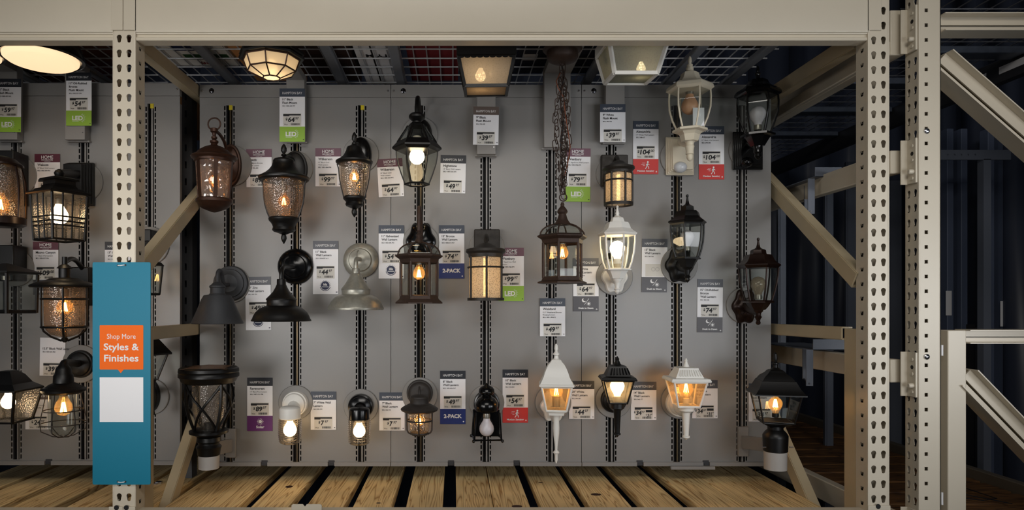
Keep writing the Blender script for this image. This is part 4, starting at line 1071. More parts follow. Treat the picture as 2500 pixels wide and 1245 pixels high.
# --- jelly jars
for (cx, std, pd, mm, lb, dr) in ((708, 722.7, 984, WHITE, 'white jelly jar light with a glowing ribbed glass jar', 0), (877, 881.5, 991, BLKGL, 'black jelly jar light with a glowing ribbed glass jar', 2)):
    L = Lantern(lb, cx, 1085, 3.05, std)
    L.lathe('cap', mm, [(991+dr, 12), (993+dr, 21), (996+dr, 24.5), (1000+dr, 25.5), (1020+dr, 25.5), (1022+dr, 24)])
    pr = []
    y = 1021+dr; i = 0
    while y < 1078+dr: pr.append((y, 27.5+(1.3 if i % 2 else -.5)-(max(0, (y-1060-dr))*.12))); y += 2.2; i += 1
    pr += [(1080+dr, 24), (1084+dr, 16), (1085+dr, 1)]
    L.glass(RIBG, pr, smooth=60)
    if dr == 0: L.bulb('lit', 1050, 16, 'up', sock=WHITE)
    else: L.bulb('lit', 1053, 15, 'up', sock=WHITE)
    L.arm(mm, [(.2, 1008), (.5, 1003), (1, pd)], [13, 17])
    L.plate(mm, pd, 31, 31, 'round', .045, .4); L.disc(pd-2+dr, 42)

# --- 8 inch black nautical
L = Lantern('small black nautical lantern with a brim and wire guard', 1024, 1063, 3.02, 1025)
mB = mat('rusted_black', (40, 35, 32), .6, noise=.4, nscale=80)
L.lathe('cap', mB, [(963, 6), (965, 17), (968, 22), (971, 23), (974, 22), (984, 23), (987, 26)])
L.lathe('brim', mB, [(986, 27), (989, 32), (994, 42), (998, 46), (1002, 44), (1006, 36), (1006, 31)], capb=False)
L.glass(SEED, [(1004, 27), (1052, 24), (1056, 20)])
L.bars(mB, [(1004, 31), (1050, 30), (1056, 27), (1060, 20)], 4, .0, 4, 'guard_bar', True)
L.hoop(mB, 1026, 31, 4); L.lathe('lower_rim', mB, [(1055, 22), (1058, 23), (1062, 18), (1063, 1)])
L.bulb('clear', 1028, 11, 'up', 'hot')
L.arm(mB, [(0, 966), (.1, 950), (.35, 946), (1, 958)], 3)
L.plate(mB, 958, 32, 32, 'round', .03, .6); L.disc(964, 43)

# --- 10 inch black with motion sensor
L = Lantern('gloss black open-frame lantern with an unlit round bulb and sensor', 1188, 1077, 3.0, 1188)
L.lathe('sensor_head', BLKGL, [(935, 1), (938, 5), (941, 7), (944, 14), (950, 19), (957, 20), (962, 17), (965, 11), (968, 13), (972, 20), (980, 26), (988, 28), (1000, 28), (1003, 26)])
MB().box((L.c[0]-.056, L.D+.035, L.z(1070)), (L.c[0]+.056, L.D+.04, L.z(1004))).build('rear_panel', BLKGL, L.t, bevel=.002)
L.bulb('off', 1047, 18, 'up')
L.bars(BLKGL, [(1003, 30), (1066, 34)], 4, PI/4+.05, 4.5); L.hoop(BLKGL, 1068, 35, 5, 'lower_frame', 4, PI/4+.05)
for k in (0, 1, 2, 3): MB().sphere(L.pt(1070, 35*1.40, PI/4+.05+k*PI/2), 4*L.k, 10).build('foot_ball', BLKGL, L.t)
L.bars(BLKGL, [(1003, 22), (1066, 22)], 1, 0, 2.5, 'centre_bar')
L.plate(BLKGL, 985, 32, 34, 'round', .03); L.disc(982, 43); L.arm(BLKGL, [(0, 975), (1, 980)], 12)

# --- square carriage lanterns in the bottom row
def square(L, m, fin, roof, cage, lower, tail, rot, bk, bulb, gm=AMBER, barw=5):
    L.finial(m, fin); L.lathe('roof', m, roof, 4, rot, smooth=20)
    L.glass(gm, cage, 4, rot); L.bars(m, [(y, r+.5) for y, r in cage], 4, rot, barw)
    L.hoop(m, cage[0][0], cage[0][1]+.5, barw, 'upper_frame', 4, rot); L.hoop(m, cage[-1][0], cage[-1][1]+.5, barw, 'lower_frame', 4, rot)
    L.lathe('lower_cup', m, lower, 4 if bk else 24, rot, smooth=20 if bk else 35); L.lathe('tail', m, tail, 24)
CARRG = glass('pale_amber_glass', (240, 224, 192), .14, .06, .2, 100, .14, (238, 220, 186), .3)
L = Lantern('tallest white lantern with a square roof and long turned tail', 1358, 1132, 3.0, 1350)
square(L, WHITE, [(839, .5), (843, 4), (852, 5), (857, 3), (860, 5), (863, 8), (866, 8), (868, 5), (875, 6), (879, 12)],
       [(878, 12), (883, 15), (890, 22), (899, 27), (908, 31), (917, 34), (919, 35), (934, 43), (936, 46), (940, 46), (942, 42)],
       [(942, 39), (1000, 26)], [(998, 27), (1003, 26), (1006, 21), (1012, 19), (1013, 12)],
       [(1012, 13), (1018, 9), (1026, 7), (1045, 8), (1062, 7), (1090, 3.5), (1099, 3), (1101, 6), (1105, 8), (1108, 5), (1112, 4), (1122, 4), (1131, 1)],
       PI/4-.12, 1, None, CARRG)
L.bulb('clear', 955, 16, 'down', 'hot', sock=SOCK); L.socket(SOCK, 966, 992, 10)
L.arm(WHITE, [(0, 1020), (.4, 1022), (.7, 1012), (1, 998)], [8, 15])
L.plate(WHITE, 990, 30, 38, 'scallop', .03); L.disc(982, 44)
ribr = lambda y0, w0, y1, w1: [(y0, w0), (y1, w1)]
L = Lantern('black lantern with a ribbed square roof and tapered tail, lit amber', 1507, 1067, 3.0, 1497)
square(L, BLACK, [(869, .5), (873, 3), (876, 5), (879, 4), (883, 6), (888, 8), (892, 12)],
       [(891, 14), (893, 22), (897, 23), (912, 31), (916, 33), (919, 44), (924, 47), (926, 46), (927, 38)],
       [(927, 38), (982, 23)], [(982, 19), (984, 17), (996, 17), (998, 12)],
       [(998, 10), (1000, 9), (1056, 6), (1057, 8), (1061, 8), (1063, 4), (1067, 1)], PI/4-.12, 0, None, CARRG, 4.5)
L.bulb('bright', 942, 17, 'down', sock=WHITE); L.socket(SOCK, 968, 982, 11)
for k in range(-3, 4): MB().bar(L.pt(897, 23*1.0, 0)+Vector((k*6*L.k, -.001, 0)), L.pt(911, 31, 0)+Vector((k*7.5*L.k, -.001, 0)), .004, .004).build('roof_rib', BLACK, L.t)
L.arm(BLACK, [(0, 990), (.5, 988), (1, 976)], [13, 20])
L.plate(BLACK, 975, 32, 32, 'round', .03); L.disc(976, 44)
L = Lantern('white lantern with a ribbed square roof and tapered tail', 1675, 1073, 3.0, 1657)
square(L, WHITE, [(874, .5), (877, 2.5), (880, 4), (883, 3), (888, 5), (893, 7), (897, 9)],
       [(895, 14), (897, 24), (901, 25), (916, 33), (920, 35), (921, 46), (926, 49), (929, 48), (930, 40)],
       [(930, 40), (990, 26)], [(989, 22), (992, 20), (1002, 19), (1005, 14)],
       [(1004, 11), (1008, 9.5), (1063, 6), (1064, 9), (1068, 9), (1070, 5), (1074, 1)], PI/4-.05, 0, None, CARRG)
L.bulb('clear', 948, 17, 'down', 'hot', sock=WHITE)
for k in range(-4, 5): MB().bar(L.pt(901, 25, 0)+Vector((k*5*L.k, -.001, 0)), L.pt(915, 33, 0)+Vector((k*6.2*L.k, -.001, 0)), .003, .003).build('roof_rib', WHITE, L.t)
L.arm(WHITE, [(0, 998), (.5, 1000), (1, 985)], [14, 22])
L.plate(WHITE, 983, 34, 34, 'round', .03); L.disc(978, 44)

# --- hanging lantern on chain
L = Lantern('weathered bronze hanging lantern on a bundled chain below a round canopy', 1373, 695, 2.84, cat='hanging lantern', name='hanging_lantern')
birdcage(L, WBRONZE, (547, 575, 677, 692), 62, 6, PI/6+.18, 618, 'hot', [(494, 3), (500, 5), (503, 4), (509, 9), (514, 12), (518, 13), (523, 9), (530, 11), (536, 13), (541, 16), (549, 22)])
L.lathe('canopy', WBRONZE, [(118, 47), (121, 48), (125, 44), (126, 38), (140, 38), (148, 33), (154, 20), (157, 6), (160, 5)])
mb = MB(); random.seed(3)
def link(c, ang, tw, ln, wd, r):
    M = Matrix.Translation(c) @ Matrix.Rotation(ang, 4, 'Y') @ Matrix.Rotation(tw, 4, 'Z')
    pts = []
    for k in range(12):
        t = 2*PI*k/12; pts.append(M @ Vector((wd*math.cos(t), 0, (ln-wd)*(1 if math.sin(t) > 0 else -1)*(1 if abs(math.sin(t)) > .1 else 0)+wd*math.sin(t))))
    mb.tube(pts, r, 5, closed=True)
for strand in range(4):
    y = 168+strand*18; x = -4+strand*4; i = 0
    yend = (478, 455, 470, 462)[strand]
    while y < yend:
        f = (y-160)/320; sp = (0, -16, 14, 6)[strand]*math.sin(min(1, max(0, f))*PI)
        c = Vector((L.c[0]+(sp+random.uniform(-2, 2))*L.k, L.D+(strand-1.5)*.008, L.z(y)))
        link(c, random.uniform(-.25, .25), PI/2*(i % 2)+random.uniform(-.5, .5), 14*L.k, 7*L.k, 1.15*L.k); y += 17; i += 1
mb.build('chain', WBRONZE, L.t, smooth=60)
MB().tube([(L.c[0]+math.sin(i*.9)*.006, L.D+.012, L.z(158+i*16.5)) for i in range(20)], 1.7*L.k, 6).build('cord', INK, L.t)
mb = MB(); COP = mat('copper_cord', (120, 66, 44), .4, .5)
mb.tube([L.pt(y, 0, 0)+Vector((dx*L.k, -.01, 0)) for y, dx in ((180, -6), (200, -16), (215, -12), (240, 2), (280, 6), (330, 14), (360, 18), (400, 12), (430, 4))], 1.4*L.k, 6)
mb.build('copper_wire', COP, L.t)
mb = MB(); mb.torus((L.c[0]+2*L.k, L.D, L.z(482)), 9*L.k, 1.5*L.k, 'Y', 20); mb.build('top_ring', WBRONZE, L.t)

# --- flush mounts and their brackets
def ceiling_bracket(label, px, w_, pyb, wallD, cx, D, zt):
    """vertical box on the wall, rising past the wall top, with an arm reaching forward"""
    D = D*KD; x = XP(px, wallD); hw = w_/2*wallD/F; zb_ = ZP(pyb, wallD)
    t = thing('light_bracket', label, 'bracket', (x, wallD-.04, zb_), 'brackets holding the ceiling lights')
    MB().box((x-hw, wallD-.045, zb_), (x+hw, wallD-.003, zt)).build('upright_channel', GREYB, t, bevel=.002)
    MB().box((x-hw-.006, wallD-.02, zb_-.004), (x+hw+.006, wallD-.0028, zb_+.001)).build('foot_flange', GREYB, t)
    MB().box((x-hw, D-.03, zt-.03), (x+hw, wallD-.05, zt)).build('forward_arm', GREYB, t, bevel=.002)
    X = (cx-VX)*D/F
    if abs(X-x) > .02: MB().box((min(X, x)-.03, D-.03, zt-.03), (max(X, x)+.03, D+.03, zt-.0005)).build('cross_plate', GREYB, t)
    MB().ydisc((x+hw-.008, wallD-.0475, zb_+.03), [(0, .002), (.0025, .003)], 8).build('screw', CHROME, t)
def zf(py, D): return ZP(py, D)
ceiling_bracket('grey bracket behind the 11 inch black ceiling light tag', 727, 44, 349, DW, 663, 2.78, dz(.998))
ceiling_bracket('grey bracket behind the 9 inch black ceiling light tag', 1186, 45, 382, DW, 1187, 2.75, dz(.978))
ceiling_bracket('widest grey bracket holding the hanging chain canopy', 1357, 64, 365, DW, 1373, 2.84, dz(1.027))
ceiling_bracket('grey bracket behind the 9 inch white ceiling light tag', 1496, 46, 352, DW, 1541, 2.75, dz(1.027))
ceiling_bracket('grey bracket behind the 11 inch oil-rubbed bronze tag in the left bay', 197, 48, 347, DL, 105, 2.72, dz(1.01))
ceiling_bracket('grey bracket at the left picture edge', 34, 48, 347, DL, -66, 2.72, dz(1.01))

# octagonal frosted light
L = Lantern('octagonal black ceiling light with lit frosted panes', 663, 98, 2.78, cat='ceiling light', name='flush_mount_light')
r0 = .0
zt = VY-1.015/L.k
def ly(z): return VY-z/L.k     # py of a height z above the eye at this light's distance
n = 8; r0 = 0.05
L.lathe('housing', BLACK, [(123, 66), (125, 76), (133, 79), (137, 74), (141, 80), (145, 78), (146, 66)], n, r0, smooth=20)
L.glass(FROST, [(146, 67), (173, 57), (190, 21), (191, 1)], n, r0)
L.bars(BRONZE, [(146, 68), (173, 58), (190, 21)], n, r0, 3.6)
L.hoop(BRONZE, 146, 68, 5, 'upper_ring', n, r0); L.hoop(BRONZE, 173, 58, 4, 'middle_ring', n, r0); L.hoop(BRONZE, 190, 21, 4, 'lower_ring', n, r0)
L.bulb('bright', 163, 14, 'up')
# black square light
def boxlight(label, cx, D, rot, W, H, mm, gm, frame, bulbs, pitch=.08):
    """W: (top half width, bottom half width) px; H: (top, glass top, bottom) px at the light's axis"""
    L = Lantern(label, cx, H[0], D, cat='ceiling light', name='flush_mount_light'); k_ = L.k
    zt = L.z(H[0]); M = Matrix.Translation(Vector((*L.c, zt))) @ Matrix.Rotation(rot, 4, 'Z') @ Matrix.Rotation(pitch, 4, 'X')
    Z = lambda y: (H[0]-y)*k_
    def lat(name, m_, pr, **kw):
        return MB().lathe((0, 0), [(Z(y), r*math.sqrt(2)*k_) for y, r in pr], 4, PI/4, **kw).build(name, m_, L.t, smooth=20, xf=M)
    lat('housing', mm, [(H[0], W[0]+4), (H[1]-2, W[0]+4), (H[1]+2, W[0])], capb=False)
    lat('glass', gm, [(H[1], W[0]-2), (H[2], W[1]-2)], capt=False, capb=False)
    lat('bottom_glass', gm, [(H[2]-.5, W[1]-1), (H[2], W[1]-1)])
    def cp(y, r, k):
        a, b = ((-1, -1), (1, -1), (1, 1), (-1, 1))[k % 4]; return Vector((a*r*k_, b*r*k_, Z(y)))
    fw = frame*k_
    for k in range(4):
        MB().bar(cp(H[1], W[0]-1, k), cp(H[2], W[1]-1, k), fw, fw).build('corner_bar', mm, L.t, xf=M)
        MB().bar(cp(H[2], W[1]-1, k), cp(H[2], W[1]-1, k+1), fw, fw).build('bottom_rail', mm, L.t, xf=M)
        a, b = cp(H[1], W[0]+.5, k), cp(H[1], W[0]+.5, k+1); nn = 9; mb = MB(); d = (b-a)/nn; up = Vector((0, 0, -1))
        for i in range(nn):
            s0 = a+d*i; pts = [s0-up*.004]+[s0+d*(.5-.5*math.cos(PI*q/6))+up*(.002+.006*math.sin(PI*q/6)) for q in range(7)]+[s0+d-up*.004]
            mb.prism(pts, Vector((d.y, -d.x, 0)).normalized()*.002)
        mb.build('scalloped_trim', mm, L.t, smooth=0, xf=M)
    for (dx, py, r, kind) in bulbs: L.bulb(kind, py, r, 'up', 'hot' if kind == 'clear' else None, dx=dx)
    return L
boxlight('black square ceiling light with scalloped trim and three glowing panes', 1187, 2.75, -.04, (66, 52), (130, 154, 219), BLACK, FROSTP, 7, [(-14, 186, 13, 'lit'), (22, 178, 15, 'off')])
boxlight('white square ceiling light with scalloped trim and pale green glass', 1541, 2.75, 0, (69, 52), (98, 122, 189), WHITE, GREENG, 8, [(24, 168, 11, 'lit'), (-22, 148, 13, 'off')])
# round light, left bay: slightly tipped towards the aisle
def roundlight(label, cx, py, D, r, tilt, roll, lit=LEDM):
    D = D*KD; k = D/F; c = Vector(((cx-VX)*k, D, ZP(py, D)))
    t = thing('flush_mount_light', label, 'ceiling light', c, 'outdoor lights on display')
    M = Matrix.Translation(c) @ Matrix.Rotation(roll, 4, 'Y') @ Matrix.Rotation(tilt, 4, 'X')
    R = r*k
    MB().lathe((0, 0), [(.055, R*.9), (.045, R), (.012, R*1.06), (.004, R*1.05), (0, R*.99), (.006, R*.92)], 56, capb=False).build('housing', BLKGL, t, xf=M)
    MB().lathe((0, 0), [(.006, R*.92), (-.003, R*.91), (-.012, R*.82), (-.014, R*.78), (-.016, .002)], 56).build('diffuser', lit, t, xf=M)
    return t
LEDR = mat('lit_led_disc', (255, 225, 190), .4, emit=(255, 218, 172), es=1.05)
roundlight('round lit ceiling light with a dark bronze rim in the left bay', 101, 145, 2.72, 90, -.02, .0, LEDR)
roundlight('lit ceiling light cut off at the left picture edge', -74, 134, 2.72, 72, -.02, .0, LEDR)

# ---------------------------------------------------------------- left bay lanterns
L = Lantern('black square craftsman lantern with a lit bulb behind barred panes', 145, 588, 2.82, 205, wallD=DL)
r0 = PI/4-.50
L.lathe('finial', BLACK, [(413, 3), (417, 9), (423, 12), (429, 10), (433, 7)], 20)
L.lathe('roof_cap', BLACK, [(433, 26), (437, 41), (442, 43), (443, 34), (452, 34), (460, 40), (463, 46)], 4, r0, smooth=20)
L.lathe('roof', BLACK, [(462, 50), (468, 56), (470, 68), (474, 70), (477, 68), (478, 56)], 4, r0, smooth=20)
L.glass(SEED, [(478, 58), (585, 52)], 4, r0)
L.bars(BLACK, [(478, 59), (587, 53)], 4, r0, 7)
L.hoop(BLACK, 586, 53, 6, 'lower_frame', 4, r0)
g = 1/max(abs(math.cos(-PI/2+r0+2*PI*k/4)) for k in range(4))
for k in range(4):
    def fp(y, f): 
        r = (59-(y-478)*.055)*g; return L.pt(y, r, r0+k*PI/2).lerp(L.pt(y, r, r0+(k+1)*PI/2), f)
    for f in (.3, .58):
        MB().tube([fp(478, f), fp(585, f)], 2.3*L.k, 6).build('pane_bar', BLACK, L.t)
    for y in (532, 543, 553): MB().tube([fp(y, 0), fp(y, 1)], 2.*L.k, 6).build('pane_bar', BLACK, L.t)
L.bulb('bright', 528, 20, 'up', sock=SOCK)
L.plate(BLACK, 452, 30, 52, 'steprect', .08); L.disc(445, 48); L.arm(BLACK, [(0, 423), (.5, 424), (1, 428)], [9, 12])

L = Lantern('black jar lantern with seeded glass and two hoops in the left bay', 158, 835, 2.84, 215, wallD=DL)
L.lathe('stem', BLACK, [(627, 6), (645, 6), (649, 12), (655, 18), (656, 13), (678, 13), (679, 30), (684, 40), (687, 44)])
L.lathe('brim', BLACK, [(686, 46), (690, 60), (696, 74), (699, 76), (702, 74), (702, 50)], capb=False)
L.glass(AMBER, [(701, 45), (790, 44), (805, 40), (816, 30), (822, 14), (823, 1)])
L.bars(BLACK, [(701, 50), (795, 49), (808, 44), (822, 28), (832, 6)], 4, .45, 5.5, 'guard_bar', True)
L.hoop(BLACK, 730, 50, 5); L.hoop(BLACK, 798, 50, 5)
L.lathe('drop_finial', BLACK, [(824, 6), (830, 9), (836, 3)], 16)
L.bulb('clear', 750, 18, 'up', 'hot'); L.socket(SOCK, 706, 716, 10)
L.plate(BLACK, 700, 22, 46, 'rect', .06); L.arm(BLACK, [(0, 640), (.3, 632), (.6, 640), (1, 668)], 6)

L = Lantern('black caged lantern with a lit pear bulb low in the left bay', 155, 1068, 2.86, 200, wallD=DL)
L.lathe('neck', BLACK, [(888, 8), (894, 13), (900, 17), (912, 19), (916, 22), (934, 23), (938, 32), (946, 42)])
L.lathe('brim', BLACK, [(945, 44), (950, 50), (955, 49), (960, 42), (960, 38)], capb=False)
L.glass(CLEAR, [(958, 34), (1040, 33), (1056, 26), (1062, 12), (1063, 1)])
L.bars(mat('rusted_black'), [(958, 36), (1000, 44), (1030, 50), (1050, 47), (1064, 22), (1067, 1)], 6, .0, 2.6, 'guard_wire', True)
L.hoop(mat('rusted_black'), 1001, 44, 2.6); L.hoop(mat('rusted_black'), 1033, 50, 2.6)
L.bulb('clear', 995, 20, 'up', 'hot')
L.plate(BLACK, 888, 34, 34, 'round', .03); L.disc(888, 46); L.arm(BLACK, [(0, 905), (0, 892), (.15, 885), (1, 888)], 9)

L = Lantern('black lantern with glowing square panes cut by the left edge, low in the bay', 20, 1030, 2.86, 30, wallD=DL)
L.lathe('roof', BLACK, [(905, 14), (915, 26), (935, 38), (948, 56), (952, 56)], 4, .75, smooth=20)
L.glass(SEED, [(952, 52), (1026, 36)], 4, .75); L.bars(BLACK, [(952, 53), (1028, 37)], 4, .75, 8); L.hoop(BLACK, 1027, 37, 6, 'lower_frame', 4, .75)
L.bulb('bright', 982, 16, 'up'); L.plate(BLACK, 950, 34, 34, 'round', .04); L.disc(950, 48)

L = Lantern('dark square lantern in the left bay at the picture edge, unlit', 14, 765, 2.86, 42, wallD=DL)
L.lathe('roof', BLACK, [(643, 6), (650, 24), (658, 46), (664, 62), (668, 62), (669, 52)], 4, .62, smooth=20)
L.glass(CLEAR, [(669, 52), (760, 50)], 4, .62); L.bars(BLACK, [(669, 54), (764, 52)], 4, .62, 9); L.hoop(BLACK, 761, 51, 9, 'lower_frame', 4, .62)
L.socket(SOCK, 674, 684, 9); L.plate(BLACK, 645, 28, 42, 'rect', .09); L.disc(655, 44)

L = Lantern('bronze lantern with crossed bands glowing amber at the left picture edge', 0, 552, 2.84, 42, wallD=DL)
L.lathe('cap', ORB, [(383, 20), (388, 34), (402, 50), (406, 50), (408, 44)])
L.glass(AMBER, [(408, 44), (470, 50), (530, 50)]); L.lathe('lower_rim', ORB, [(530, 52), (532, 56), (548, 56), (552, 50)], capt=False)
L.bars(ORB, [(408, 46), (440, 54), (470, 56), (500, 56), (532, 55)], 6, .3, 6, rnd=True)
L.bulb('clear', 500, 20, 'up', 'hot'); L.plate(BLACK, 443, 32, 62, 'rect', .10); L.disc(430, 50)

# lanterns half hidden between the upright and the gap
L = Lantern('dark square lantern half hidden by the left upright, upper one', 350, 722, 2.9, 368, wallD=DL)
L.lathe('roof', BLACK, [(630, 10), (640, 34), (648, 40)], 4, .6, smooth=20); L.glass(CLEAR, [(648, 34), (716, 28)], 4, .6); L.bars(BLACK, [(648, 36), (718, 30)], 4, .6, 6); L.hoop(BLACK, 718, 30, 6, 'lower_frame', 4, .6)
L.bulb('clear', 672, 14, 'up', 'hot'); L.plate(BLACK, 592, 18, 28, 'rect', .06); L.disc(600, 46); L.arm(BLACK, [(0, 632), (0, 600), (.5, 592), (1, 592)], 5)
L = Lantern('dark lantern half hidden by the left upright, lower one', 366, 1020, 2.95, 370, wallD=DL)
L.lathe('roof', BLACK, [(818, 6), (822, 14), (850, 36), (862, 46), (866, 46)], 4, .4, smooth=20); L.glass(CLEAR, [(866, 34), (925, 14)], 4, .4); L.bars(BLACK, [(866, 36), (927, 15)], 4, .4, 6)
L.lathe('tail', BLACK, [(926, 16), (935, 12), (1000, 10), (1012, 12), (1018, 4)], 20); L.plate(BLACK, 965, 24, 40, 'round', .04); L.disc(968, 44); L.arm(BLACK, [(0, 945), (1, 962)], 10)

# ---------------------------------------------------------------- price tags
def price_tag(label, x0, y0, D, brand, hc, lines, price, badge=None, style='A', rot=0., h=93, sale=None, blank_price=False, hdr=20, alt=None):
    k = D/F; base = P(x0, y0, D); ca, sa = math.cos(math.radians(rot)), math.sin(math.radians(rot))
    def to3(x, y, l):
        X = x*ca-y*sa; Y = x*sa+y*ca; return (base.x+X*k, D-l, base.z-Y*k)
    H = h+(37 if badge and badge != 'ida' else 0)
    t = thing('price_tag', label, 'price tag', to3(31, H, 0), 'price tags on the display')
    def slab(a, b, c, d, lift): 
        mb = MB(); q = [to3(a, d, lift), to3(c, d, lift), to3(c, b, lift), to3(a, b, lift)]
        mb.hexa([Vector(v)+Vector((0, .0012, 0)) for v in q][::-1], [Vector(v) for v in q][::-1]); return mb
    if badge == 'ida': H = 130
    slab(0, 0, 62, H, 0).build('card', CARD, t, smooth=0)
    if hc:
        slab(0, 0, 62, hdr, .0004).build('header_band', HD[hc], t, smooth=0)
        f = Flat(to3, .0009)
        if brand == 'H': f.text('HAMPTON BAY', 31, 14.2, 8.3, .0, align='C', width=48)
        elif brand == 'D':
            f.text('HOME', 31, 11.5, 11, .005, align='C', width=29); f.text('DECORATORS', 31, 16, 4.4, .01, align='C', width=28); f.text('COLLECTION', 31, 18.7, 2.2, align='C', width=15)
        f.build('header_text', WINK, t)
    f = Flat(to3, .0006); y = 29
    for i, ln in enumerate(lines):
        if style == 'A': 
            last = i == len(lines)-1
            f.text(ln, 7, y if not last else y-1.2, 7.2 if not last else 4., .022, sx=1); y += 8.2
        else:
            if i == 0: f.text(ln, 7, y, 8., .022); y += 7
            elif i == len(lines)-1: f.text(ln, 7, y, 4.1, .03)
            else: f.text(ln, 7, y, 4.6, .004); y += 6
    f.text('™', 58, H-3, 2.4) if False else None
    f.rect(57, H-6, 60, H-4.4) if not (badge and badge != 'ida') or badge == 'led' else None
    f.build('printed_text', INK, t)
    off = 0
    slab(9, 61, 53, 92, .0003).build('price_sticker', STICK, t, smooth=0)
    f = Flat(to3, .0009)
    if not blank_price:
        f.rect(9, 62.5, 52, 66); f.rect(9, 66, 24, 68)
        if sale is None:
            big, cents = price.split('.'); wbig = 8.2*len(big)
            xs_ = 31-(wbig+14)/2
            f.text('$', xs_-1, 77.5, 8.5, .03, .1); f.text(big, xs_+5, 81.5, 15.5, .035, .12, width=wbig); f.text(cents, xs_+6.5+wbig, 76, 8.6, .02, .2, width=8.5)
        else:
            f.text('$', 7, 76, 7, .03, .1); f.text('34', 12, 80.5, 14, .035, .12, width=14); f.text('97', 27, 76, 7, .02, .2, width=7)
            f.rect(36, 69, 52, 74.5); f.text('$', 36, 82, 5, .03); f.text('31', 39.5, 85, 9.5, .03, .12, width=8); f.text('47', 48, 81, 4.4, .02, .2)
        random.seed(hash(label) % 1000 if False else len(label))
        x = 28
        while x < 49: w_ = random.choice((.5, .8, 1.2)); f.rect(x, 85, x+w_, 90); x += w_+random.choice((.5, .8))
        f.line(11, 86, 13, 89, .7); f.line(13, 89, 14.5, 86.5, .7); f.line(14.5, 86.5, 16.5, 89.5, .7); f.line(17, 89.5, 18.5, 87, .7); f.line(18.5, 87, 19.5, 89.5, .7)
    else:
        f.ring(28, 74, 4, 5, 14); f.ring(38, 74, 4, 5, 14)
    f.build('price_print', INK if not blank_price else mat('faded_ink', (170, 168, 164), .6), t)
    if badge == 'ida':
        NAV = mat('navy_ink', (34, 42, 74), .6)
        f = Flat(to3, .0006); f.circ(30, 109, 10.5, 28)
        for q in range(20):
            a = 2*PI*q/20; f.line(30+11*math.cos(a), 109+11*math.sin(a), 30+13*math.cos(a), 109+13*math.sin(a), 1)
        f.ring(30, 109, 12.2, 13.5, 20, PI*1.1, PI*1.9); f.rect(56, 124, 59, 126); f.build('round_seal', NAV, t)
        f = Flat(to3, .0009); f.text('ida', 30, 109, 8.5, .03, align='C'); f.rect(22, 111.5, 38, 113); f.build('seal_text', WINK, t)
    elif badge:
        slab(0, h, 62, h+37, .0004).build('badge', BD[badge], t, smooth=0)
        f = Flat(to3, .0009); b = h
        if badge == 'led':
            f.text('LED', 28, b+23.5, 15, .035, align='C', width=26)
            for q in range(13):
                a = -PI*.5+PI*q/12; f.line(38+5*math.cos(a), b+18+7*math.sin(a), 38+(9.5 if q % 2 else 7.5)*math.cos(a), b+18+(11 if q % 2 else 9)*math.sin(a), .55)
            f.rect(15, b+26, 31, b+26.6)
        elif badge == 'pack': f.text('2-PACK', 31, b+22, 12.5, .04, align='C', width=44); f.poly([(55, b+31), (57, b+29), (59, b+31), (57, b+33)])
        elif badge == 'motion':
            f.circ(36, b+7.5, 2.1); f.line(35.5, b+10, 34.5, b+17, 3.2); f.line(35, b+16.5, 38, b+19.5, 1.7); f.line(38, b+19.5, 38.5, b+24, 1.7); f.line(34, b+16.5, 32.5, b+20.5, 1.7)
            f.line(32.5, b+20.5, 30, b+24, 1.7); f.line(36, b+11, 40, b+14.5, 1.3); f.line(34.5, b+11, 31.5, b+15, 1.3)
            for q, (a, c) in enumerate(((22, 30), (20, 28.5), (24, 29))): f.line(a, b+10+q*3.2, c, b+10+q*3.2, .8)
            f.text('Motion Sensing', 31, b+31, 6, .02, align='C', width=41); f.ring(57, b+31, .9, 1.8, 8)
        elif badge == 'dusk':
            f.poly([(26+5*math.cos(a), b+10+5*math.sin(a)) for a in [PI*(-.35+1.7*q/12) for q in range(13)]][::-1]+[(27.5+3.6*math.cos(a), b+8.6+3.6*math.sin(a)) for a in [PI*(1.25-1.5*q/8) for q in range(9)]][::-1][:0] or [(26, b+5), (30, b+14), (22, b+14)])
            f.line(27, b+21, 38, b+6, .9); f.circ(37.5, b+18.5, 2.8)
            for q in range(10): a = 2*PI*q/10; f.line(37.5+3.6*math.cos(a), b+18.5+3.6*math.sin(a), 37.5+5.4*math.cos(a), b+18.5+5.4*math.sin(a), .8)
            f.text('Dusk to Dawn', 31, b+31, 6, .03, align='C', width=36); f.ring(57, b+32, .9, 1.8, 8)
        elif badge == 'solar':
            f.circ(32, b+14, 4)
            for q in range(12): a = 2*PI*q/12; f.line(32+5*math.cos(a), b+14+5*math.sin(a), 32+8*math.cos(a), b+14+8*math.sin(a), .9)
            f.text('Solar', 32, b+30, 8.5, .03, align='C', width=20)
        f.build('badge_print', WINK, t)
        if badge == 'dusk':
            f = Flat(to3, .0011); f.circ(28.3, b+8.3, 4); f.build('moon_shadow', BD['dusk'], t)
    return t
WD = DW-.0035
T = price_tag
T('price tag reading 11" Black Flush Mount $64.97 with green badge', 682.5, 216, DW-.05, 'H', 'navy', ['11" Black', 'Flush Mount', 'SKU 1000-440-797'], '64.97', 'led')
T('price tag with a plum header just right of the brown bronze lantern', 601, 364, WD, 'D', 'plum', ['Leeds', '16" Mystic Bronze', 'Wall Lantern', 'SKU 702-435'], '89.97', None, 'B', -.5)
T('$99.97 price tag with a plum header left of the slim urn lantern', 770, 362, WD, 'D', 'plum', ['Wilkerson', '16" Black Gold', 'Wall Lantern', 'SKU 1001-564-996'], '99.97', None, 'B')
T('tilted $64.97 price tag with maroon header, left of the hook-arm lantern', 920, 389, WD-.001, 'D', 'maroon', ['Wilkerson', '14" Black Gold', 'Wall Lantern', 'SKU 1001-564-971'], '64.97', None, 'B', -3)
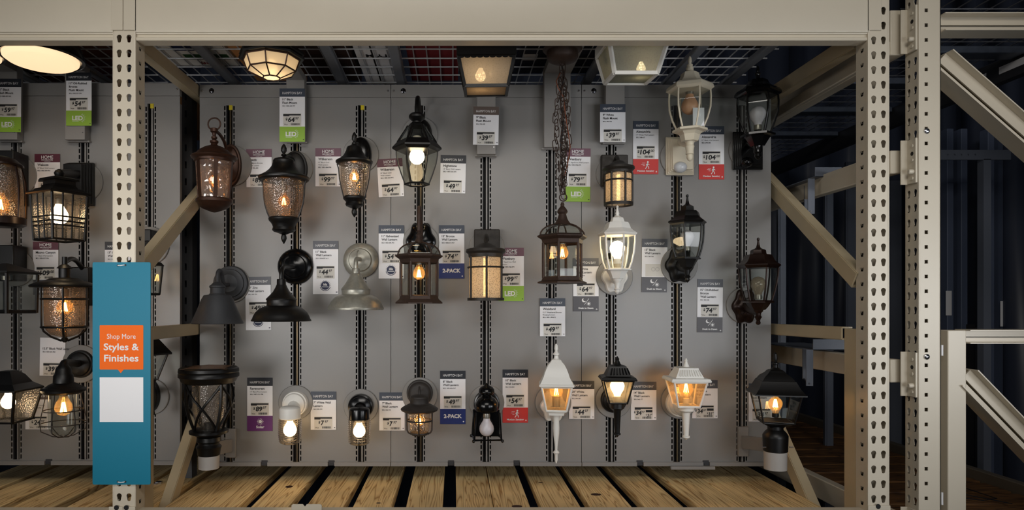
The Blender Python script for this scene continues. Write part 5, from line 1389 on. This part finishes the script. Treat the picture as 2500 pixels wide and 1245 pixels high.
T('$49.97 price tag with dark header, right of the hook-arm lantern', 1076, 378, WD, 'H', 'dark', ['Highstone', '14" Black Wall Lantern', 'SKU 1007-234-274'], '49.97', None, 'B', 1.3)
T('price tag reading 9" Black Flush Mount $39.97 with brown header', 1156, 260, DW-.05, 'H', 'brown', ['9" Black', 'Flush Mount', 'SKU 390-749'], '39.97', None, 'A', .8)
T('price tag reading 11" Galvanized Wall Lantern $54.97 with round seal', 924.5, 550, WD-.001, 'H', 'navy', ['11" Galvanized', 'Wall Lantern', 'SKU 1002-504-793'], '54.97', 'ida')
T('price tag reading 15" Bronze Wall Lantern $74.97 with blue 2-pack badge', 1071.5, 550, WD, 'H', 'navy', ['15" Bronze', 'Wall Lantern', 'SKU 1000-014-907'], '74.97', 'pack')
T('price tag reading 11" Black Wall Lantern $44.97 with round seal', 764, 588, WD, 'H', 'grey', ['11" Black', 'Wall Lantern', 'SKU 1004-037-413'], '44.97', 'ida')
T('price tag reading 10" Zinc Wall Lantern behind the black barn shade', 598.5, 676, WD, 'H', 'grey', ['10" Zinc', 'Wall Lantern', 'SKU 303-725'], '49.97', 'ida', 'A', -.8)
T('$99.97 price tag with green badge, partly behind the large iron lantern', 1217, 605, WD, 'D', 'plum', ['Westbury', '15" Aged Iron Wall', 'Lantern', 'SKU 1001-736-974'], '99.97', 'led', 'B')
T('$79.97 price tag with green badge, partly behind the hanging chain', 1380, 362, WD, 'D', 'plum', ['Westbury', '11" Aged Iron Wall Lantern', 'SKU 1001-736-275'], '79.97', 'led', 'B', .6)
T('price tag reading 9" White Flush Mount $39.97', 1465, 254, DW-.05, 'H', 'navy', ['9" White', 'Flush Mount', 'SKU 390-706'], '39.97')
T('$104.00 price tag with red badge, left of the cream lantern', 1546, 295, WD, 'H', 'navy', ['Alexandria', '19" White Wall Lantern', 'SKU 248-617'], '104.00', 'motion', 'B', .3)
T('$104.00 price tag with red badge, between the cream and gloss black lanterns', 1706, 308, WD, 'H', 'navy', ['Alexandria', '19" Black Wall Lantern', 'SKU 248-583'], '104.00', 'motion', 'B')
T('price tag reading 15" Black Wall Lantern with faded price, dusk to dawn', 1567.5, 583, WD, 'H', 'grey', ['15" Black', 'Wall Lantern', 'SKU 240-336'], '64.97', 'dusk', 'A', .6, blank_price=True)
T('price tag reading 15" White Wall Lantern $64.97, dusk to dawn', 1399.5, 630, WD-.001, 'H', 'grey', ['15" White', 'Wall Lantern', 'SKU 240-336'], '64.97', 'dusk')
T('price tag reading 15" Oil-Rubbed Bronze $74.97, dusk to dawn', 1703, 681, WD, 'H', 'grey', ['15" Oil-Rubbed', 'Bronze', 'Wall Lantern', 'SKU 402-938'], '74.97', 'dusk', 'A', .6)
T('$49.97 price tag directly below the hanging lantern', 1318, 728, WD-.004, 'H', 'navy', ['Wickford', '13.5" Weathered Bronze', 'Hanging Lantern', 'SKU 1001-198-672'], '49.97', None, 'B')
T('$89.97 price tag with a purple solar badge', 603.5, 922, WD, 'H', 'dark', ['Ravencrest', '15" Black Post Lantern', 'SKU 1007-191-798'], '89.97', 'solar', 'B')
T('price tag reading 7" White Wall Lantern $7.97', 758.5, 956, WD-.001, 'H', 'navy', ['7" White Wall', 'Lantern', 'SKU 202-935'], '7.97')
T('price tag reading 7" Black Wall Lantern $7.97', 926, 958, WD-.001, 'H', 'navy', ['7" Black', 'Wall Lantern', 'SKU 202-935'], '7.97')
T('price tag reading 8" Black Wall Lantern $49.97 with blue 2-pack badge', 1074.5, 905, WD, 'H', 'dark', ['8" Black', 'Wall Lantern', 'SKU 1002-804-547'], '49.97', 'pack')
T('price tag reading 10" Black Wall Lantern $54.97 with red badge', 1227, 902, WD, 'H', 'dark', ['10" Black', 'Wall Lantern', 'SKU 418-818'], '54.97', 'motion')
T('price tag reading 20" White Wall Lantern $44.97', 1389, 930, WD-.001, 'H', 'dark', ['20" White', 'Wall Lantern', 'SKU 240-387'], '44.97')
T('price tag with two prices reading 14" Black Wall Lantern', 1540.5, 932, WD, 'H', 'navy', ['14" Black', 'Wall Lantern', 'SKU 240-177'], '34.97', sale=1)
T('price tag with two prices half behind the white ribbed-roof lantern', 1690, 928, WD, 'H', 'navy', ['14" White', 'Wall Lantern', 'SKU 240-204'], '34.97', sale=1)
T('price tag mostly behind the glowing black post lantern', 1828, 936, WD, 'H', 'navy', ['10" Black', 'Post Lantern', 'SKU 240-221'], '34.97')
WL = DL-.0035
T('price tag reading 11" Oil-Rubbed Bronze Flush Mount $54.97, left bay', 161.5, 177, DL-.05, 'H', 'dark', ['11" Oil-Rubbed', 'Bronze', 'Flush Mount', 'SKU 1002-357-596'], '54.97', 'led')
T('price tag with green badge cut by the left picture edge', -10, 192, DL-.05, 'H', 'dark', ['11" Black', 'Flush Mount', 'SKU 1002-357-202'], '59.97', 'led', 'A', .5)
T('price tag with maroon header partly behind the barred craftsman lantern', 84.5, 376, WL, 'D', 'maroon', ['Walcott', '10" Black Wall Lantern', 'SKU 1002-550-951'], '99.00', None, 'B')
T('$109.00 price tag above the brim of the left bay jar lantern', 80.5, 590, WL, 'D', 'maroon', ['Mauvo Canyon', '11" Black Wall Lantern', 'SKU 1000-037-336'], '109.00', 'dusk', 'B')
T('price tag without header reading $39.97, left of the teal sign', 98, 824, WL, None, None, ['12.5" Black Wall Lantern', 'SKU 1007-201-983'], '39.97', None, 'A', .9)
T('$24.97 price tag partly behind the caged lantern', 62, 955, WL, 'H', 'brown', ['Malena', '8" Black Wall Lantern', 'SKU 1001-173-706'], '24.97', None, 'B')
T('price tag mostly hidden behind the left upright above the teal sign', 256, 590, WL, 'H', 'dark', ['13" Black', 'Wall Lantern', 'SKU 1001-173-777'], '59.97')

# ---------------------------------------------------------------- teal sign
SD = DF-.012; k = SD/F
t = thing('hanging_sign', 'tall teal sign with an orange square tied to the left upright', 'sign', P(297, 1183, SD))
def rr(x0, y0, x1, y1, r, lift):
    pts = []
    for cx, cy, a0 in ((x1-r, y0+r, 0), (x0+r, y0+r, 90), (x0+r, y1-r, 180), (x1-r, y1-r, 270)):
        for i in range(6):
            a = math.radians(a0+18*i); q = P(cx+r*math.cos(a), cy-r*math.sin(a), SD); pts.append((q.x, SD-lift, q.z))
    return pts
MB().prism(rr(226, 640, 367.5, 1183, 4, 0)[::-1], (0, .003, 0)).build('sign_board', TEAL, t, smooth=0)
MB().prism(rr(243.5, 794, 350, 902, 2, .0006)[::-1], (0, .0004, 0)).build('orange_panel', ORANGE, t, smooth=0)
s3 = lambda x, y, l: tuple(P(x, y, SD)-Vector((0, l, 0)))
f = Flat(s3, .0005); f.poly([(287, 901), (303, 901), (295, 911)]); f.build('orange_pointer', ORANGE, t)
f = Flat(s3, .0011); f.text('Shop More', 296.5, 827, 17.5, 0, align='C', width=70); f.text('Styles &', 296.5, 854.5, 23, .018, align='C', width=86); f.text('Finishes', 296.5, 882, 23, .018, align='C', width=84)
f.build('sign_text', WINK, t)
f = Flat(s3, .0006); f.rect(243.5, 921, 350, 1030); f.build('white_square', CARD, t)
f = Flat(s3, .0009); f.text('123-456-789', 330, 1180, 2.5) if False else None
for py in (647, 1176):
    a, b = P(288, py+(1 if py < 700 else 0), SD), P(306, py, SD)
    MB().tube([a+Vector((0, .003, 0)), a+Vector((.002, -.004, 0)), (a+b)/2+Vector((0, -.006, -.001)), b+Vector((-.002, -.004, 0)), b+Vector((0, .003, 0))], .0016, 6).build('cable_tie', CARD, t)
    for q in (a, b): MB().ydisc((q.x, SD-.0008, q.z), [(0, .0035), (.0006, .0035)], 12).build('tie_hole', VOID, t)
for o in bpy.data.objects:
    if '_o' in o: del o['_o']
